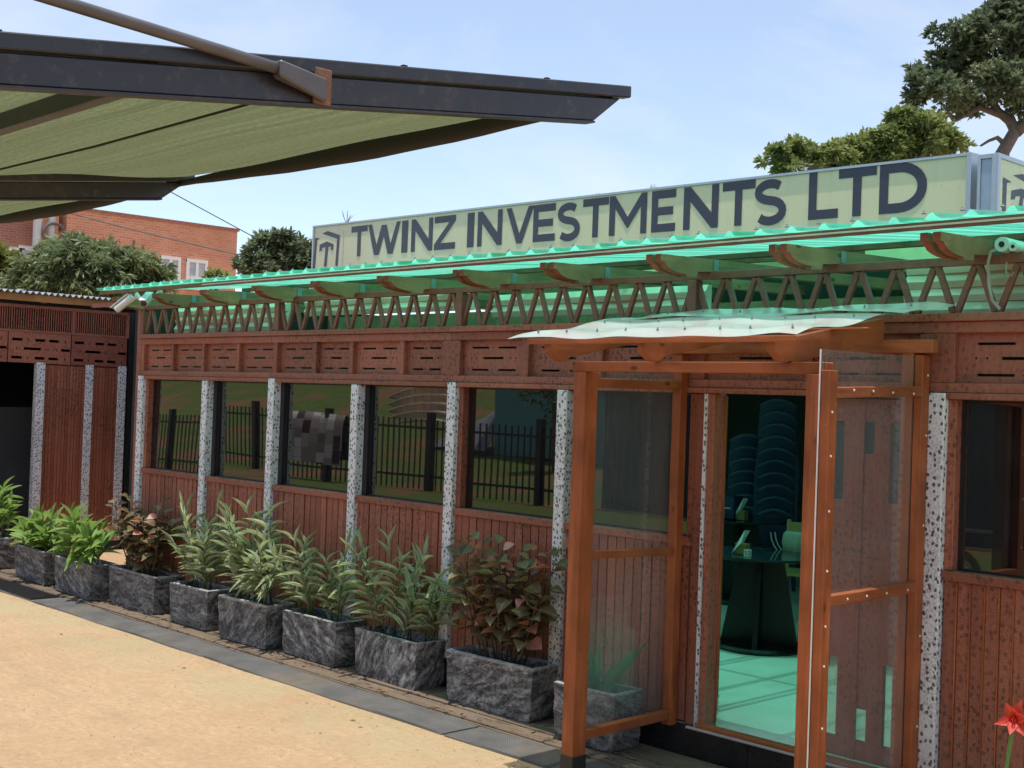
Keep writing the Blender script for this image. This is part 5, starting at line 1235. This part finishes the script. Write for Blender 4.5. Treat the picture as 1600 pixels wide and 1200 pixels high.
# curved stone terrace steps on the slope
ts = thing('terrace_steps', 'curved sandstone terrace steps on the grass slope, mirrored in the fourth window', 'terrace', (-35.5, -18, 1))
def mpt(x, y, Yr): d = ray(x, y); return CAM+d*((2*6.05-Yr)/d.y)
def mirrored(x, y, Yr): p = mpt(x, y, Yr); return V3((p.x, Yr, p.z))
for k in range(5):
    n = 12; yr = -20.4+.75*k
    A, Cc, Bb = (560, 652+9*k), (628, 590+12*k), (706, 606+15*k)
    cur = []
    for q in range(n+1):
        t = q/n; cur.append(mirrored(A[0]*(1-t)**2+2*Cc[0]*t*(1-t)+Bb[0]*t*t, A[1]*(1-t)**2+2*Cc[1]*t*(1-t)+Bb[1]*t*t, yr+.5*math.sin(PI*t)))
    for q in range(n):
        a, b = cur[q], cur[q+1].lerp(cur[q], .06); P = []
        for dz in (-.55, 0.):
            for p, dy in ((a, 0), (b, 0), (b, -.6), (a, -.6)): P.append((p.x, p.y+dy, p.z+dz))
        part('stone', MB().add(P, [(0,3,2,1),(4,5,6,7),(0,1,5,4),(1,2,6,5),(2,3,7,6),(3,0,4,7)]), M['stone'], ts)
        P = []
        for dz in (.001, .07):
            for p, dy in ((a, .05), (b, .05), (b, -.25), (a, -.25)): P.append((p.x, p.y+dy, p.z+dz))
        part('coping', MB().add(P, [(0,3,2,1),(4,5,6,7),(0,1,5,4),(1,2,6,5),(2,3,7,6),(3,0,4,7)]), M['stone2'], ts)
# teal water tank house with draped grey tarpaulin
o = thing('teal_shed', 'teal painted shed wall mirrored in the fifth window', 'shed', (-26, -13.6, 0))
part('wall', MB().box(-27.3, -22.5, -16.2, -13.6, .5, 4.2), M['teal'], o)
part('roof', MB().box(-27.6, -22.2, -16.5, -13.3, 4.2, 4.35), M['galv'], o)
tp = MB().add([(-30.2, -13.2, .55), (-27.32, -13.3, .6), (-27.32, -14.6, 2.25), (-28.4, -14.2, 1.55), (-30.0, -13.6, .75), (-28.8, -13.1, .62)], [(0, 5, 3, 4), (5, 1, 2, 3)])
o = part('grey_tarpaulin', tp, M['slate']); tag(o, 'grey tarpaulin draped beside the teal shed, mirrored in the fifth window', 'tarpaulin')
# dark corrugated fence
cf = thing('corrugated_fence', 'dark grey corrugated metal fence mirrored behind the porch panel', 'fence', (-6, -7, 0))
x = -17.0
while x < 8:
    mb = MB(); n = 24
    for z in (.02, 3.4):
        for q in range(n+1): mb.v.append((x+1.0*q/n, -7.0+.03*(1 if (q % 6) in (1, 2) else 0), z))
    mb.f = [(q, q+1, n+1+q+1, n+1+q) for q in range(n)]
    part('metal_sheet', mb, M['corr'], cf); x += 1.0
# parked motorcycle mirrored in the right-hand pane
def mirror_pt(x, y, Yr): d = ray(x, y); Y = 2*6.06-Yr; return CAM+d*(Y/d.y)
mp_ = mirror_pt(1575, 850, -1.2); mx_ = mp_.x
mc = thing('motorcycle', 'parked dark motorcycle mirrored in the right-hand window', 'motorcycle', (mx_, -1.2, 0))
def wheel(cx):
    P = [(cx+.27*math.cos(a*PI/12), -1.2, .30+.27*math.sin(a*PI/12)) for a in range(25)]
    wh = part('wheel', MB().tube(P, .045, 8), M['rubber'], mc, smooth=True); part('rim', MB().tube([(cx+.2*math.cos(a*PI/12), -1.2, .30+.2*math.sin(a*PI/12)) for a in range(25)], .015, 6), M['chrome'], wh)
    part('hub', MB().tube([(cx, -1.25, .30), (cx, -1.15, .30)], .05, 10), M['chrome'], wh)
wheel(mx_-.62); wheel(mx_+.62)
part('tank', MB().tube([(mx_+.05, -1.2, .82), (mx_+.15, -1.2, .86), (mx_+.32, -1.2, .86), (mx_+.42, -1.2, .80)], [.06, .14, .14, .05], 12), M['black'], mc, smooth=True)
part('seat', MB().box(mx_-.62, mx_+.06, -1.31, -1.09, .76, .83), M['rubber'], mc, .02)
part('engine', MB().box(mx_-.12, mx_+.28, -1.33, -1.07, .36, .68), M['chrome'], mc, .03)
part('fork', MB().bar((mx_+.62, -1.28, .3), (mx_+.44, -1.28, 1.02), .04, .04).bar((mx_+.62, -1.12, .3), (mx_+.44, -1.12, 1.02), .04, .04), M['chrome'], mc)
part('handlebar', MB().tube([(mx_+.30, -1.55, 1.08), (mx_+.42, -1.4, 1.10), (mx_+.44, -1.2, 1.04), (mx_+.42, -1.0, 1.10), (mx_+.30, -.85, 1.08)], .014, 8), M['chrome'], mc, smooth=True)
part('headlight', MB().lathe([(.05, 0), (.09, .05), (.085, .1)], (mx_+.56, -1.2, .9), 14), M['chrome'], mc)
part('swing_arm', MB().bar((mx_-.62, -1.28, .3), (mx_, -1.28, .42), .04, .04).bar((mx_-.62, -1.12, .3), (mx_, -1.12, .42), .04, .04), M['black'], mc)
part('stand', MB().bar((mx_-.05, -1.2, .40), (mx_-.1, -1.42, .01), .025, .025), M['black'], mc)

# small tree standing before the teal shed, mirrored in the fifth window
tb = mirrored(862, 640, -11.5)
tree('garden_tree', 'thin dark-leaved tree in front of the teal shed, mirrored in the fifth window', (tb.x, tb.y, 0), [([(tb.x+.3, tb.y, 0), (tb.x+.2, tb.y, 1.6), (tb.x, tb.y, 3.2)], [.09, .07, .03])],
     [(mirrored(868, 628, -11.5), .75, 1.0), (mirrored(845, 612, -11.3), .55, .8), (mirrored(880, 600, -11.6), .9, .8), (mirrored(858, 585, -11.4), .9, .7)], M['crown_dark'], 260, .16, 31)

# loose grit and fallen leaves on the yard
rg_ = random.Random(77); mb = MB()
for _ in range(2200):
    if rg_.random() < .8: x, y = rg_.uniform(-12.5, -3.4), rg_.uniform(2.7, 5.16)
    else: x, y = rg_.uniform(-13, -4.6), rg_.choice((rg_.uniform(5.05, 5.175), rg_.uniform(5.495, 5.70)))
    z = .001 if y < 5.5 else .024; r = rg_.uniform(.002, .0055)*(1.8 if rg_.random() < .04 else 1)
    a = rg_.uniform(0, 6.3); ca, sa = math.cos(a)*r, math.sin(a)*r
    i = len(mb.v); mb.v += [(x+ca, y+sa, z), (x-sa, y+ca, z), (x-ca*.8, y-sa*.8, z), (x+sa, y-ca, z), (x+ca*.2, y, z+r*.9)]
    mb.f += [(i, i+1, i+4), (i+1, i+2, i+4), (i+2, i+3, i+4), (i+3, i, i+4)]
o = part('grit', mb, M['gritm'], kind='stuff'); tag(o, 'loose grit scattered over the tan yard', 'grit')
mb = MB()
for _ in range(70):
    x, y = rg_.uniform(-12.5, -4.9), (rg_.uniform(5.50, 5.66) if rg_.random() < .85 else rg_.uniform(4.6, 5.5)); z = .026 if y > 5.5 else (.022 if y > 5.17 else .003); a = rg_.uniform(0, 6.3); L = rg_.uniform(.012, .035)
    dx, dy = math.cos(a)*L, math.sin(a)*L; i = len(mb.v)
    mb.v += [(x-dx, y-dy, z), (x-dy*.35, y+dx*.35, z+.006), (x+dx, y+dy, z+.003), (x+dy*.35, y-dx*.35, z+.002)]; mb.f.append((i, i+1, i+2, i+3))
o = part('leaf_litter', mb, M['litter'], kind='stuff'); tag(o, 'dry leaf scraps lying along the kerb and mats', 'leaf litter')
